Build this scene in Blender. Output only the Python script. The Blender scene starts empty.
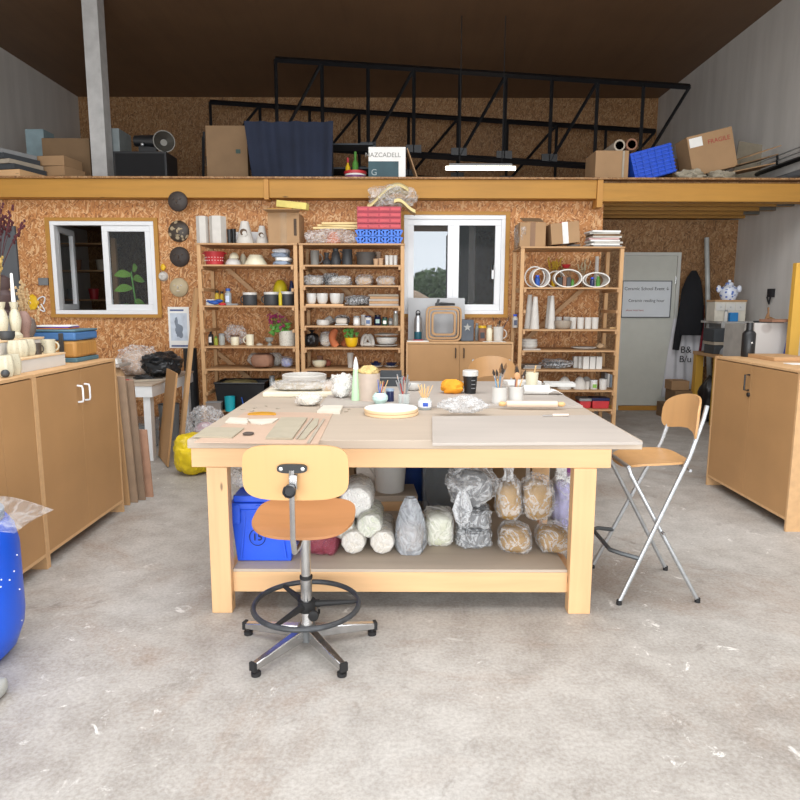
import bpy, math, random
from mathutils import Vector, Matrix, Euler, noise
PI = math.pi
sc = bpy.context.scene
COL = sc.collection
# ---------------------------------------------------------------- camera
F, TH, CZ = 650.0, math.atan(97/650), 1.6
cam = bpy.data.cameras.new('camera'); cam.sensor_width = 36; cam.lens = 36*F/800; cam.clip_end = 300
camo = bpy.data.objects.new('camera', cam); COL.objects.link(camo)
camo.location = (0, 0, CZ); camo.rotation_euler = (Matrix.Rotation(PI/2-TH, 3, 'X') @ Matrix.Rotation(math.radians(.15), 3, 'Z')).to_euler()
sc.camera = camo
# ---------------------------------------------------------------- world and light
w = bpy.data.worlds.new('world'); sc.world = w; w.use_nodes = True
bg = w.node_tree.nodes['Background']
sky = w.node_tree.nodes.new('ShaderNodeTexSky'); sky.sky_type = 'HOSEK_WILKIE'; sky.turbidity = 8; sky.ground_albedo = .5
sky.sun_direction = (-.3, -.6, .75)
mxw = w.node_tree.nodes.new('ShaderNodeMix'); mxw.data_type = 'RGBA'; mxw.inputs[0].default_value = .8
w.node_tree.links.new(sky.outputs[0], mxw.inputs[6]); mxw.inputs[7].default_value = (.86, .93, 1, 1)
w.node_tree.links.new(mxw.outputs[2], bg.inputs[0])
bg.inputs[1].default_value = .95
def area(name, loc, rot, sx, sy, power, col=(1, 1, 1)):
    l = bpy.data.lights.new(name, 'AREA'); l.shape = 'RECTANGLE'; l.size = sx; l.size_y = sy; l.energy = power; l.color = col
    o = bpy.data.objects.new(name, l); COL.objects.link(o); o.location = loc; o.rotation_euler = rot
    return o
area('door_daylight', (-.3, -2.6, 1.75), (math.radians(86), 0, 0), 8.5, 2.9, 490, (.97, .985, 1))      # the open shed door behind the camera
area('overhead_fill', (0, 2.9, 5.3), (0, 0, 0), 7.5, 4.5, 390, (.96, .98, 1))  # added overhead fill, unseen; the roof above is closed
sc.view_settings.view_transform = 'Standard'; sc.view_settings.look = 'None'
sc.view_settings.gamma = 1; sc.view_settings.use_curve_mapping = False
sc.view_settings.exposure = 0.2
# ---------------------------------------------------------------- pixel to place
def dirv(px, py):
    x, y = px-400, py-400
    return Vector((x, F*math.cos(TH)-y*math.sin(TH), -F*math.sin(TH)-y*math.cos(TH)))
def at(px, py, Y):
    d = dirv(px, py); return Vector((0, 0, CZ))+d*(Y/d.y)
def onz(px, py, z):
    d = dirv(px, py); return Vector((0, 0, CZ))+d*((z-CZ)/d.z)
def AX(Y, z): return Y*math.cos(TH)+(CZ-z)*math.sin(TH)
def X(px, Y, z): return (px-400)*AX(Y, z)/F
def Z(py, Y): return at(400, py, Y).z
def slot(p0, p1, yt, z, Y):
    return X((p0+p1)/2, Y, z), (p1-p0)*AX(Y, z)/F, Z(yt, Y)-z
# ---------------------------------------------------------------- materials
def lin(h):
    h = h.lstrip('#'); v = [int(h[i:i+2], 16)/255 for i in (0, 2, 4)]
    return tuple((x/12.92 if x <= .04045 else ((x+.055)/1.055)**2.4) for x in v)+(1,)
MC = {}
class NT:
    def __init__(s, name):
        s.m = bpy.data.materials.new(name); s.m.use_nodes = True; s.t = s.m.node_tree; s.b = s.t.nodes['Principled BSDF']
    def n(s, kind, **kw):
        x = s.t.nodes.new('ShaderNode'+kind)
        for k, v in kw.items():
            if k in x.inputs.keys(): x.inputs[k].default_value = v
            else: setattr(x, k, v)
        return x
    def l(s, a, b): s.t.links.new(a, b)
    def coords(s, scale=(1, 1, 1), rot=(0, 0, 0)):
        tc = s.n('TexCoord'); mp = s.n('Mapping'); mp.inputs['Scale'].default_value = scale; mp.inputs['Rotation'].default_value = rot
        s.l(tc.outputs['Object'], mp.inputs['Vector']); return mp.outputs[0]
    def noise(s, vec, scale, detail=3, rough=.5, dist=0):
        x = s.n('TexNoise'); x.inputs['Scale'].default_value = scale; x.inputs['Detail'].default_value = detail
        x.inputs['Roughness'].default_value = rough; x.inputs['Distortion'].default_value = dist; s.l(vec, x.inputs['Vector']); return x.outputs[0]
    def ramp(s, fac, stops):
        r = s.n('ValToRGB'); e = r.color_ramp.elements
        e[0].position, e[0].color = stops[0]; e[1].position, e[1].color = stops[-1]
        for p, c in stops[1:-1]:
            q = e.new(p); q.color = c
        s.l(fac, r.inputs[0]); return r.outputs[0]
    def mix(s, fac, a, b, mode='MIX'):
        x = s.n('Mix'); x.data_type = 'RGBA'; x.blend_type = mode
        for v, i in ((fac, 0), (a, 6), (b, 7)):
            if hasattr(v, 'links'): s.l(v, x.inputs[i])
            else: x.inputs[i].default_value = v
        return x.outputs[2]
    def bump(s, h, strength=.3, dist=.01):
        x = s.n('Bump'); x.inputs['Strength'].default_value = strength; x.inputs['Distance'].default_value = dist
        s.l(h, x.inputs['Height']); s.l(x.outputs[0], s.b.inputs['Normal'])
def sh(c, f): return (min(1, c[0]*f), min(1, c[1]*f), min(1, c[2]*f), 1)
def mat(name, col, rough=.6, metal=0, var=.12, scale=8, bump=0, spec=.5, trans=0):
    if name in MC: return MC[name]
    n = NT(name); c = lin(col); v = n.coords()
    f = n.noise(v, scale, 4)
    n.l(n.ramp(f, [(.3, sh(c, 1-var)), (.7, sh(c, 1+var))]), n.b.inputs['Base Color'])
    n.b.inputs['Roughness'].default_value = rough; n.b.inputs['Metallic'].default_value = metal
    n.b.inputs['Specular IOR Level'].default_value = spec
    if bump: n.bump(n.noise(v, scale*3, 5), bump, .01)
    MC[name] = n.m; return n.m
def wood(name, col, axis='x', var=.25, scale=6, rough=.6, knots=False, stretch=14):
    if name in MC: return MC[name]
    n = NT(name); c = lin(col)
    s = {'x': (1/stretch*3, 3, 3), 'y': (3, 1/stretch*3, 3), 'z': (3, 3, 1/stretch*3)}[axis]
    v = n.coords(s)
    f = n.noise(v, scale, 6, .6, .4)
    colr = n.ramp(f, [(.25, sh(c, 1-var)), (.5, c), (.75, sh(c, 1+var*.6))])
    big = n.noise(n.coords(), 1.3, 2)
    colr = n.mix(.35, colr, n.ramp(big, [(.35, sh(c, .85)), (.65, sh(c, 1.12))]))
    if knots:
        ks = {'x': (1.1, 4, 4), 'y': (4, 1.1, 4), 'z': (5, 5, 1.6)}[axis]
        vo = n.n('TexVoronoi'); vo.inputs['Scale'].default_value = 1.6; n.l(n.coords(ks), vo.inputs['Vector'])
        kk = n.ramp(vo.outputs['Distance'], [(.035, (1, 1, 1, 1)), (.075, (0, 0, 0, 1))])
        colr = n.mix(kk, colr, sh(c, .35))
    n.l(colr, n.b.inputs['Base Color']); n.b.inputs['Roughness'].default_value = rough
    n.bump(f, .12, .004)
    MC[name] = n.m; return n.m
def osb(name, base='#c8864a', dark='#9a5c2c', light='#e3b27c', ax='xz'):
    n = NT(name)
    def lay(sc_, rot, sd):
        v = n.n('TexVoronoi'); v.inputs['Scale'].default_value = 1; v.inputs['Randomness'].default_value = 1
        c0 = n.coords((1, 1, 1), rot); m2 = n.n('Mapping'); m2.inputs['Scale'].default_value = sc_; n.l(c0, m2.inputs['Vector']); cc = m2.outputs[0]; nz = n.n('TexNoise'); nz.inputs['Scale'].default_value = .6; n.l(cc, nz.inputs['Vector'])
        ad = n.n('VectorMath'); ad.operation = 'ADD'; n.l(cc, ad.inputs[0]); n.l(nz.outputs['Color'], ad.inputs[1])
        n.l(ad.outputs[0], v.inputs['Vector']); s = n.n('SeparateColor'); n.l(v.outputs['Color'], s.inputs[0]); return s.outputs[sd], v.outputs['Distance']
    st = [(.05, lin(dark)), (.3, lin(base)), (.7, sh(lin(base), 1.12)), (.8, lin(light))]
    a, da = lay((17, 12, 74), (0, .75, 0), 0); b, db = lay((18, 12, 84), (0, -.55, 0), 1); e, de = lay((16, 12, 70), (0, 1.45, 0), 2)
    sel = n.noise(n.coords(), 22, 1); sel2 = n.noise(n.coords((1, 1, 1), (1, 2, 3)), 20, 1)
    stp = lambda f: n.ramp(f, [(.49, (0, 0, 0, 1)), (.53, (1, 1, 1, 1))])
    c1 = n.mix(stp(sel), n.ramp(a, st), n.ramp(b, st)); c2 = n.mix(stp(sel2), c1, n.ramp(e, st))
    big = n.noise(n.coords(), .8, 2); c3 = n.mix(1, c2, n.ramp(big, [(.3, (.86, .84, .82, 1)), (.7, (1.05, 1.03, 1, 1))]), 'MULTIPLY')
    n.l(c3, n.b.inputs['Base Color']); n.b.inputs['Roughness'].default_value = .65; n.bump(a, .15, .004)
    MC[name] = n.m; return n.m
def film(name, col='#ffffff', lo=.12, hi=.6, scale=9, rough=.18):
    if name in MC: return MC[name]
    n = NT(name); v = n.coords()
    f = n.noise(v, scale*.7, 4, .55, 2.4)
    n.b.inputs['Base Color'].default_value = lin(col); n.b.inputs['Roughness'].default_value = rough
    n.bump(f, 1, .03)
    tr = n.n('BsdfTransparent'); mx = n.n('MixShader')
    r = n.ramp(f, [(.40, (lo,)*3+(1,)), (.5, (hi,)*3+(1,)), (.58, (lo*1.3,)*3+(1,))])  # ridged opaque lines paint the glint of creases into the film
    n.l(r, mx.inputs[0]); n.l(tr.outputs[0], mx.inputs[1]); n.l(n.b.outputs[0], mx.inputs[2])
    n.l(mx.outputs[0], n.t.nodes['Material Output'].inputs[0])
    MC[name] = n.m; return n.m
def glassy(name, col='#dfe8e6', a=.35):
    if name in MC: return MC[name]
    n = NT(name); n.b.inputs['Base Color'].default_value = lin(col); n.b.inputs['Roughness'].default_value = .05
    tr = n.n('BsdfTransparent'); mx = n.n('MixShader'); mx.inputs[0].default_value = a
    n.l(tr.outputs[0], mx.inputs[1]); n.l(n.b.outputs[0], mx.inputs[2]); n.l(mx.outputs[0], n.t.nodes['Material Output'].inputs[0])
    MC[name] = n.m; return n.m
def speckle(name, col, dot, scale=60, amt=.18, rough=.5):
    if name in MC: return MC[name]
    n = NT(name); vo = n.n('TexVoronoi'); vo.inputs['Scale'].default_value = scale; n.l(n.coords(), vo.inputs['Vector'])
    k = n.ramp(vo.outputs['Distance'], [(amt, (1, 1, 1, 1)), (amt+.08, (0, 0, 0, 1))])
    n.l(n.mix(k, lin(col), lin(dot)), n.b.inputs['Base Color']); n.b.inputs['Roughness'].default_value = rough
    MC[name] = n.m; return n.m
def emis(name, col, s):
    n = NT(name); n.b.inputs['Emission Color'].default_value = lin(col); n.b.inputs['Emission Strength'].default_value = s; return n.m
# ---------------------------------------------------------------- mesh building
class MB:
    def __init__(s): s.v = []; s.f = []; s.M = Matrix()
    def add(s, vs, fs):
        o = len(s.v); s.v += [tuple(s.M @ Vector(v)) for v in vs]; s.f += [tuple(o+i for i in f) for f in fs]; return s
    def box(s, x0, x1, y0, y1, z0, z1, tp=0):
        t = tp
        return s.add([(x0, y0, z0), (x1, y0, z0), (x1, y1, z0), (x0, y1, z0), (x0-t, y0-t, z1), (x1+t, y0-t, z1), (x1+t, y1+t, z1), (x0-t, y1+t, z1)],
            [(0, 3, 2, 1), (4, 5, 6, 7), (0, 1, 5, 4), (1, 2, 6, 5), (2, 3, 7, 6), (3, 0, 4, 7)])
    def ob(s, c, size, rot=(0, 0, 0)):
        M0 = s.M; s.M = M0 @ Matrix.Translation(c) @ Euler(rot).to_matrix().to_4x4()
        a, b, d = size[0]/2, size[1]/2, size[2]/2; s.box(-a, a, -b, b, -d, d); s.M = M0; return s
    def lathe(s, prof, c=(0, 0, 0), n=24, sx=1, sy=1, rot=None, fn=None):
        vs, fs = [], []; R = Euler(rot).to_matrix() if rot else None
        rings = []
        for (r, z) in prof:
            if r < 1e-6:
                rings.append([len(vs)]); vs.append((0, 0, z))
            else:
                rings.append(list(range(len(vs), len(vs)+n)))
                for k in range(n):
                    a = 2*PI*k/n; q = r*(fn(a, z) if fn else 1); vs.append((q*math.cos(a)*sx, q*math.sin(a)*sy, z))
        for A, B in zip(rings, rings[1:]):
            for k in range(n):
                k2 = (k+1) % n
                if len(A) == 1 and len(B) == 1: break
                if len(A) == 1: fs.append((A[0], B[k2], B[k]))
                elif len(B) == 1: fs.append((A[k], A[k2], B[0]))
                else: fs.append((A[k], A[k2], B[k2], B[k]))
        if len(rings[0]) > 1: fs.append(tuple(reversed(rings[0])))
        if len(rings[-1]) > 1: fs.append(tuple(rings[-1]))
        vs = [Vector(v) for v in vs]
        if R: vs = [R @ v for v in vs]
        c = Vector(c); return s.add([v+c for v in vs], fs)
    def cyl(s, a, b, r, r2=None, n=14):
        return s.tube([a, b], [r, r if r2 is None else r2], n)
    def tube(s, pts, r, n=8, closed=False):
        pts = [Vector(p) for p in pts]; N = len(pts)
        if not isinstance(r, (list, tuple)): r = [r]*N
        vs, fs = [], []; up = None
        for i, p in enumerate(pts):
            if closed: d = pts[(i+1) % N]-pts[i-1]
            else: d = pts[min(i+1, N-1)]-pts[max(i-1, 0)]
            d = d.normalized()
            if up is None: up = Vector((0, 0, 1)) if abs(d.z) < .9 else Vector((1, 0, 0))
            u = d.cross(up).normalized(); up = u.cross(d).normalized()
            for k in range(n):
                a = 2*PI*k/n; vs.append(p+(u*math.cos(a)+up*math.sin(a))*r[i])
        for i in range(N if closed else N-1):
            j = (i+1) % N
            for k in range(n):
                k2 = (k+1) % n; fs.append((i*n+k, j*n+k, j*n+k2, i*n+k2))
        if not closed: fs.append(tuple(range(n))); fs.append(tuple(reversed(range((N-1)*n, N*n))))
        return s.add(vs, fs)
    def prism(s, poly, z0, z1):
        n = len(poly); vs = [(x, y, z0) for x, y in poly]+[(x, y, z1) for x, y in poly]
        return s.add(vs, [tuple(reversed(range(n))), tuple(range(n, 2*n))]+[(i, (i+1) % n, n+(i+1) % n, n+i) for i in range(n)])
    def quad_slab(s, cs, z0, z1): return s.prism([(c[0], c[1]) for c in cs], z0, z1)
    def blob(s, c, size, seed=0, amp=.15, fr=1.5, cr=0, cf=5, e=1.0, flat=.9, nu=28, nv=18, rot=None):
        sd = Vector((seed*7.3, seed*3.1, seed*1.7)); vs, fs = [], []; R = Euler(rot).to_matrix() if rot else None
        def sg(x): return math.copysign(abs(x)**e, x)
        for j in range(nv+1):
            ph = -PI/2+PI*j/nv
            for i in range(nu):
                a = 2*PI*i/nu
                d = Vector((sg(math.cos(ph))*sg(math.cos(a)), sg(math.cos(ph))*sg(math.sin(a)), sg(math.sin(ph))))
                du = Vector((math.cos(ph)*math.cos(a), math.cos(ph)*math.sin(a), math.sin(ph)))
                k = 1+amp*noise.noise(du*fr+sd)
                if cr: k += .55*cr*(abs(noise.noise(du*cf+sd*2))*2.2-.5)+.22*cr*(abs(noise.noise(du*cf*2.3+sd))*2-.5)
                p = Vector((d.x*size[0]*k, d.y*size[1]*k, d.z*size[2]*k))
                if R: p = R @ p
                if flat is not None: p.z = max(p.z, -size[2]*flat)
                vs.append(p+Vector(c))
        for j in range(nv):
            for i in range(nu):
                i2 = (i+1) % nu; fs.append((j*nu+i, j*nu+i2, (j+1)*nu+i2, (j+1)*nu+i))
        return s.add(vs, fs)
    def shell(s, outline, fmap, t, rings=8):
        # outline: list of (u, v); fmap(u, v) -> (Vector point, Vector normal)
        n = len(outline); vs, fs = [], []
        for side in (0, 1):
            p, nn = fmap(0, 0); vs.append(p+nn*(t if side else 0))
            for k in range(1, rings+1):
                for (u, v) in outline:
                    q, nn = fmap(u*k/rings, v*k/rings); vs.append(q+nn*(t if side else 0))
        B = 1+rings*n
        for side in (0, 1):
            o = side*B
            for i in range(n):
                i2 = (i+1) % n; f = (o, o+1+i, o+1+i2); fs.append(f if side else tuple(reversed(f)))
                for k in range(rings-1):
                    f = (o+1+k*n+i, o+1+(k+1)*n+i, o+1+(k+1)*n+i2, o+1+k*n+i2); fs.append(f if side else tuple(reversed(f)))
        o = 1+(rings-1)*n
        for i in range(n):
            i2 = (i+1) % n; fs.append((o+i, o+i2, B+o+i2, B+o+i))
        return s.add(vs, fs)
    def sheet(s, fn, nu, nv, t=.004):
        vs, fs = [], []
        for k in (0, 1):
            for j in range(nv+1):
                for i in range(nu+1):
                    p = Vector(fn(i/nu, j/nv)); vs.append(p+Vector((0, 0, -t))*k if t >= 0 else p+Vector((0, -t, 0))*k)
        W = nu+1; B = W*(nv+1)
        for j in range(nv):
            for i in range(nu):
                a = j*W+i; fs.append((a, a+1, a+1+W, a+W)); fs.append((B+a, B+a+W, B+a+1+W, B+a+1))
        for i in range(nu): fs.append((i+1, i, B+i, B+i+1)); a = nv*W+i; fs.append((a, a+1, B+a+1, B+a))
        for j in range(nv): a = j*W; fs.append((a, a+W, B+a+W, B+a)); a = j*W+nu; fs.append((a+W, a, B+a, B+a+W))
        return s.add(vs, fs)
def link(name, mb, m, parent=None, loc=(0, 0, 0), rot=(0, 0, 0), bevel=0, ang=35):
    me = bpy.data.meshes.new(name); me.from_pydata(mb.v, [], mb.f); me.validate(); me.materials.append(m)
    me.shade_smooth(); me.set_sharp_from_angle(angle=math.radians(ang))
    o = bpy.data.objects.new(name, me); COL.objects.link(o); o.location = loc; o.rotation_euler = rot
    if parent: o.parent = parent
    if bevel:
        b = o.modifiers.new('bevel', 'BEVEL'); b.width = bevel; b.segments = 2; b.limit_method = 'ANGLE'
    return o
def part(name, mb, m, parent, label=None, **kw):
    o = link(name, mb, m, parent, **kw)
    if label: o['label'] = label
    return o
def tag(o, label, cat, group=None):
    o['label'] = label; o['category'] = cat
    if group: o['group'] = group
    return o
def T(name, label, cat, loc=(0, 0, 0), rz=0, group=None, rot=None):
    o = bpy.data.objects.new(name, None); COL.objects.link(o); o.location = loc; o.rotation_euler = rot or (0, 0, rz); o.empty_display_size = .1
    return tag(o, label, cat, group)
def solo(name, label, cat, mb, m, loc=(0, 0, 0), rz=0, group=None, rot=None, **kw):
    o = link(name, mb, m, None, loc=loc, rot=rot or (0, 0, rz), **kw); return tag(o, label, cat, group)
def struct(name, mb, m, **kw):
    o = link(name, mb, m, None, **kw); o['kind'] = 'structure'; return o
def text(name, s, size, m, parent, loc, rot=(PI/2, 0, 0), ext=.0006):
    cu = bpy.data.curves.new(name, 'FONT'); cu.body = s; cu.size = size; cu.extrude = ext; cu.align_x = 'CENTER'; cu.align_y = 'CENTER'
    t = bpy.data.objects.new(name+'_tmp', cu); COL.objects.link(t)
    me = bpy.data.meshes.new_from_object(t.evaluated_get(bpy.context.evaluated_depsgraph_get()))
    bpy.data.objects.remove(t); me.materials.clear(); me.materials.append(m)
    o = bpy.data.objects.new(name, me); COL.objects.link(o); o.parent = parent; o.location = loc; o.rotation_euler = rot; return o
def cupp(rt, rb, h, t=.004): return [(0, 0), (rb, 0), (rt, h), (rt-t, h), (max(rb-t, .001), t), (0, t)]
def bowlp(r, h, t=.005, foot=.4, k=10):
    o = [(0, 0), (r*foot, 0)]+[(r*foot+(r-r*foot)*math.sin(PI/2*i/k), h*(1-math.cos(PI/2*i/k))+.002) for i in range(1, k+1)]
    i_ = [(max(a-t, .001), b+t*.6) for a, b in reversed(o[1:])]; return o+[(r-t, h+.002)]+i_[1:]+[(0, t)]
def domep(r, h, k=10): return [(0, 0)]+[(r*math.cos(PI/2*i/k), h*math.sin(PI/2*i/k)) for i in range(k)]+[(0, h)]
def superel(a, b, n=4, N=48):
    o = []
    for i in range(N):
        t = 2*PI*i/N; c, s_ = math.cos(t), math.sin(t)
        o.append((a*math.copysign(abs(c)**(2/n), c), b*math.copysign(abs(s_)**(2/n), s_)))
    return o
rnd = random.Random(5)
# palette
PINE = wood('pine_x', '#d8ae7f', 'x', .16, knots=True); PINEZ = wood('pine_z', '#d8ae7f', 'z', .16, knots=True); PINEY = wood('pine_y', '#d3a67a', 'y', .16)
RACKX = wood('rack_wood_x', '#b89066', 'x', .2); RACKY = wood('rack_wood_y', '#b89066', 'y', .2); RACKZ = wood('rack_wood_z', '#c39a6c', 'z', .2)
BEAM = wood('glulam_beam', '#b07f33', 'x', .2, knots=True); BEAMY = wood('joist_wood', '#a97b38', 'x', .2)
MDF = mat('mdf_board', '#ad8457', .6, var=.06, scale=3); MDFE = mat('mdf_edge', '#c9a174', .6, var=.08, scale=20)
PLYT = wood('worn_ply_top', '#b3a493', 'x', .1, 5, .7); PLYP = wood('pink_ply_board', '#bfa48f', 'x', .1, 5, .7)
PLYG = wood('dusty_ply_board', '#b0a79e', 'x', .1, 4, .75); PLYE = wood('ply_edge', '#e2c49c', 'x', .15, 9)
BIRCH = wood('birch_ply_back', '#cfa26c', 'z', .07, 5, .35); BEECH = wood('beech_ply_seat', '#a9754a', 'x', .15, 5, .35); FRANK = wood('oiled_ply', '#bd9160', 'z', .18, 4, .4)
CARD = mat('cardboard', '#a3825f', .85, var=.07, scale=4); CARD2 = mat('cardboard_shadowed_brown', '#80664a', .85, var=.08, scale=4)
WHT = mat('white_glaze', '#cfcdc8', .35, var=.03); WHM = mat('white_bisque', '#c8c4bd', .8, var=.05, scale=15); CRM = mat('cream_glaze', '#e2dcc2', .4, var=.05)
BLK = mat('black_plastic', '#17181b', .4, var=.2); DGY = mat('charcoal_glaze', '#3b3d40', .55, var=.15); GRY = mat('grey_plastic', '#8d8f90', .5)
CHR = mat('brushed_chrome', '#c4c4c4', .25, 1, .08, 20); STL = mat('galvanised_steel', '#b7babd', .38, .8, .1, 25)
PVC = mat('white_pvc', '#e4e6e8', .35, var=.02); RUB = mat('black_rubber', '#1c1c1d', .7); BLUE = mat('blue_plastic', '#2456d8', .4, var=.1, scale=3)
RED = mat('red_plastic', '#b92f35', .45); YEL = mat('yellow_plastic', '#e0b416', .4); NAVY = mat('navy_cloth', '#1d2436', .95, var=.2, scale=3)
TERR = mat('terracotta', '#b9683f', .8); TEAL = mat('turquoise_plastic', '#1ba3b0', .4); CLAY = mat('grey_clay', '#a79c8c', .85, var=.1, bump=.2)
LCLAY = mat('pale_clay', '#cfc8ba', .85, var=.08, bump=.2); GREEN = mat('leaf_green', '#4f8a34', .6, var=.3, scale=20); DGLS = mat('dark_blue_glaze', '#1c2750', .3)
FILM = film('clear_plastic_film', '#f2f2f2', .1, .42); FILMW = film('milky_plastic_film', '#f0ede8', .28, .62); FILMS = film('silvery_plastic_film', '#e4e6e8', .15, .6, 14)
GLS = glassy('jar_glass'); PANE = glassy('window_glass', '#aab4b8', .035)
PAPER = mat('white_paper', '#e9e8e4', .8, var=.03); BROWNB = mat('brown_clay', '#8b6550', .85, var=.2, bump=.3)
INK = mat('black_ink', '#1a1a1c', .7); SLATE = mat('slate_board', '#3f4347', .8)
# ---------------------------------------------------------------- setting
def floor_mat():
    n = NT('concrete_floor'); v = n.coords()
    f1 = n.noise(v, .7, 5, .6, .3); f2 = n.noise(v, 5, 6, .65); f3 = n.noise(v, 60, 3, .7)
    c = n.ramp(f1, [(.36, lin('#8d857c')), (.5, lin('#a7a29b')), (.62, lin('#bab7b2'))])
    c = n.mix(.45, c, n.ramp(f2, [(.38, lin('#8f8983')), (.6, lin('#bdb9b3'))]))
    br = n.ramp(n.noise(v, .9, 6, .7, 1.2), [(.52, (0, 0, 0, 1)), (.66, (.6, .6, .6, 1))]); c = n.mix(br, c, lin('#8f7a69'))
    c = n.mix(.25, c, n.ramp(f3, [(.35, lin('#70665c')), (.65, lin('#c9c6c1'))]))
    sp = n.noise(v, 9, 8, .75, .6); msk = n.noise(v, 1.1, 2)
    k = n.ramp(sp, [(.6, (0, 0, 0, 1)), (.66, (1, 1, 1, 1))]); k2 = n.ramp(msk, [(.47, (0, 0, 0, 1)), (.6, (1, 1, 1, 1))])
    kk = n.n('Math', operation='MULTIPLY'); n.l(k, kk.inputs[0]); n.l(k2, kk.inputs[1])
    c = n.mix(kk.outputs[0], c, lin('#e0ddd8'))
    dk = n.ramp(n.noise(v, 2.6, 7, .7, 1.5), [(.6, (0, 0, 0, 1)), (.7, (.6, .55, .55, 1))])
    c = n.mix(dk, c, lin('#6e665e'))
    n.l(c, n.b.inputs['Base Color']); n.b.inputs['Roughness'].default_value = .6; n.bump(f3, .12, .004); return n.m
FLOOR = floor_mat()
OSB = osb('osb_wall', '#b97f4a', '#8f5c33', '#dab081'); OSBD = osb('osb_shaded', '#8f6840', '#6c4a2c', '#a88660')  # OSBD is a darker OSB copy with the mezzanine shade in its colour
def grey_wall():
    n = NT('grey_concrete_panel'); v = n.coords((1, 1, 1)); f = n.noise(n.coords((2, 2, .3)), 2, 5, .6)
    c = n.ramp(f, [(.3, lin('#c4c1bc')), (.7, lin('#d4d1cc'))]); n.l(c, n.b.inputs['Base Color']); n.b.inputs['Roughness'].default_value = .8; return n.m
GW = grey_wall()
XL, XR, YW, YD, YB = -6.2, 4.95, 8.1, 9.8, 13.2
XE = X(602, YW, 2.5)          # end of the OSB wall
ZB0, ZB1 = Z(199.5, 8.0), Z(181, 8.0)
struct('floor', MB().box(XL-.1, XR+.1, -3, YB, -.1, 0), FLOOR)
struct('ground', MB().box(-60, 60, 13.4, 90, -.35, -.15), mat('sandy_ground', '#a48f78', .9, var=.2, scale=.6))
ZR = 5.5
struct('ceiling', MB().box(XL-.1, XR+.1, -3, YB+.2, ZR, ZR+.1), wood('roof_sheet', '#6f543c', 'y', .15, 2))
struct('wall_left', MB().box(XL-.1, XL, -3, YB, 0, ZR), GW)
struct('wall_right', MB().box(XR, XR+.1, -3, YB, 0, ZR), GW)
# back wall of the shed with an added opening, standing in for the reflection in window 2
ox0, ox1, oz0, oz1 = .0, 1.13, .9, 3.7
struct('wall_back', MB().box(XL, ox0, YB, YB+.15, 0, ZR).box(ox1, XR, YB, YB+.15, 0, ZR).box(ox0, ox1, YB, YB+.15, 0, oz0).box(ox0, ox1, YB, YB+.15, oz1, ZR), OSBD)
# front partition with two window openings
def win_rect(p): return X(p[0], YW, 2), X(p[2], YW, 2), Z(p[3], YW), Z(p[1], YW)
W1 = win_rect((53, 222, 156, 315)); W2 = win_rect((403.5, 215, 504, 314))
b = MB(); xs = [XL, W1[0], W1[1], W2[0], W2[1], XE]
for i in (0, 2, 4): b.box(xs[i], xs[i+1], YW, YW+.1, 0, ZB0)
for Wn in (W1, W2): b.box(Wn[0], Wn[1], YW, YW+.1, 0, Wn[2]); b.box(Wn[0], Wn[1], YW, YW+.1, Wn[3], ZB0)
struct('wall_partition', b, OSB)
struct('wall_partition_end', MB().box(XE-.1, XE, YW+.101, YD, 0, ZB0), OSB)
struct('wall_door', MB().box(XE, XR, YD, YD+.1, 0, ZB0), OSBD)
struct('wall_store_right', MB().box(X(462, 9, 2), X(462, 9, 2)+.08, YW+.101, YB-.9, 0, ZB0), mat('dark_store_panel', '#2b2724', .8))
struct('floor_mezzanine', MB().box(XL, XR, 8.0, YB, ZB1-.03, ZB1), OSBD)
# windows
def window(name, Wn, open_left):
    x0, x1, z0, z1 = Wn
    t = bpy.data.objects.new(name, None); COL.objects.link(t); t['kind'] = 'structure'; t.location = (x0, YW, z0)
    w_, h_ = x1-x0, z1-z0
    fr = MB(); d0, d1 = -.02, .06; f = .05
    fr.box(0, w_, d0, d1, 0, f).box(0, w_, d0, d1, h_-f, h_).box(0, f, d0, d1, f, h_-f).box(w_-f, w_, d0, d1, f, h_-f)
    part('window_frame', fr, PVC, t, bevel=.004)
    tr = MB(); q = .05
    tr.box(-q, w_+q, -.045, -.021, -.04, 0).box(-q, w_+q, -.03, -.002, h_, h_+q*.8).box(-q, 0, -.03, -.002, 0, h_).box(w_, w_+q, -.03, -.002, 0, h_)
    part('window_trim', tr, BEAM, t)
    mid = w_*.49
    def sash(xa, xb, M=None):
        s_ = MB(); g = MB()
        if M: s_.M = M; g.M = M
        s_.box(xa, xb, 0, .05, f, f+.07).box(xa, xb, 0, .05, h_-f-.07, h_-f).box(xa, xa+.07, 0, .05, f+.07, h_-f-.07).box(xb-.07, xb, 0, .05, f+.07, h_-f-.07)
        g.box(xa+.07, xb-.07, .02, .028, f+.07, h_-f-.07)
        p_ = part('sash', s_, PVC, t, bevel=.003); part('pane', g, PANE, p_)
        return p_
    if open_left: sash(0, mid-f, Matrix.Translation((f, .061, 0)) @ Matrix.Rotation(math.radians(97), 4, 'Z'))
    else: sash(f, mid)
    s2 = sash(mid, w_-f)
    if not open_left: part('window_handle', MB().box(w_-f-.11, w_-f-.08, -.05, -.001, h_*.45, h_*.5).box(w_-f-.11, w_-f-.085, -.05, -.035, h_*.36, h_*.5), PVC, t)
    return t
window('window_1', W1, True); window('window_2', W2, False)
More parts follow.
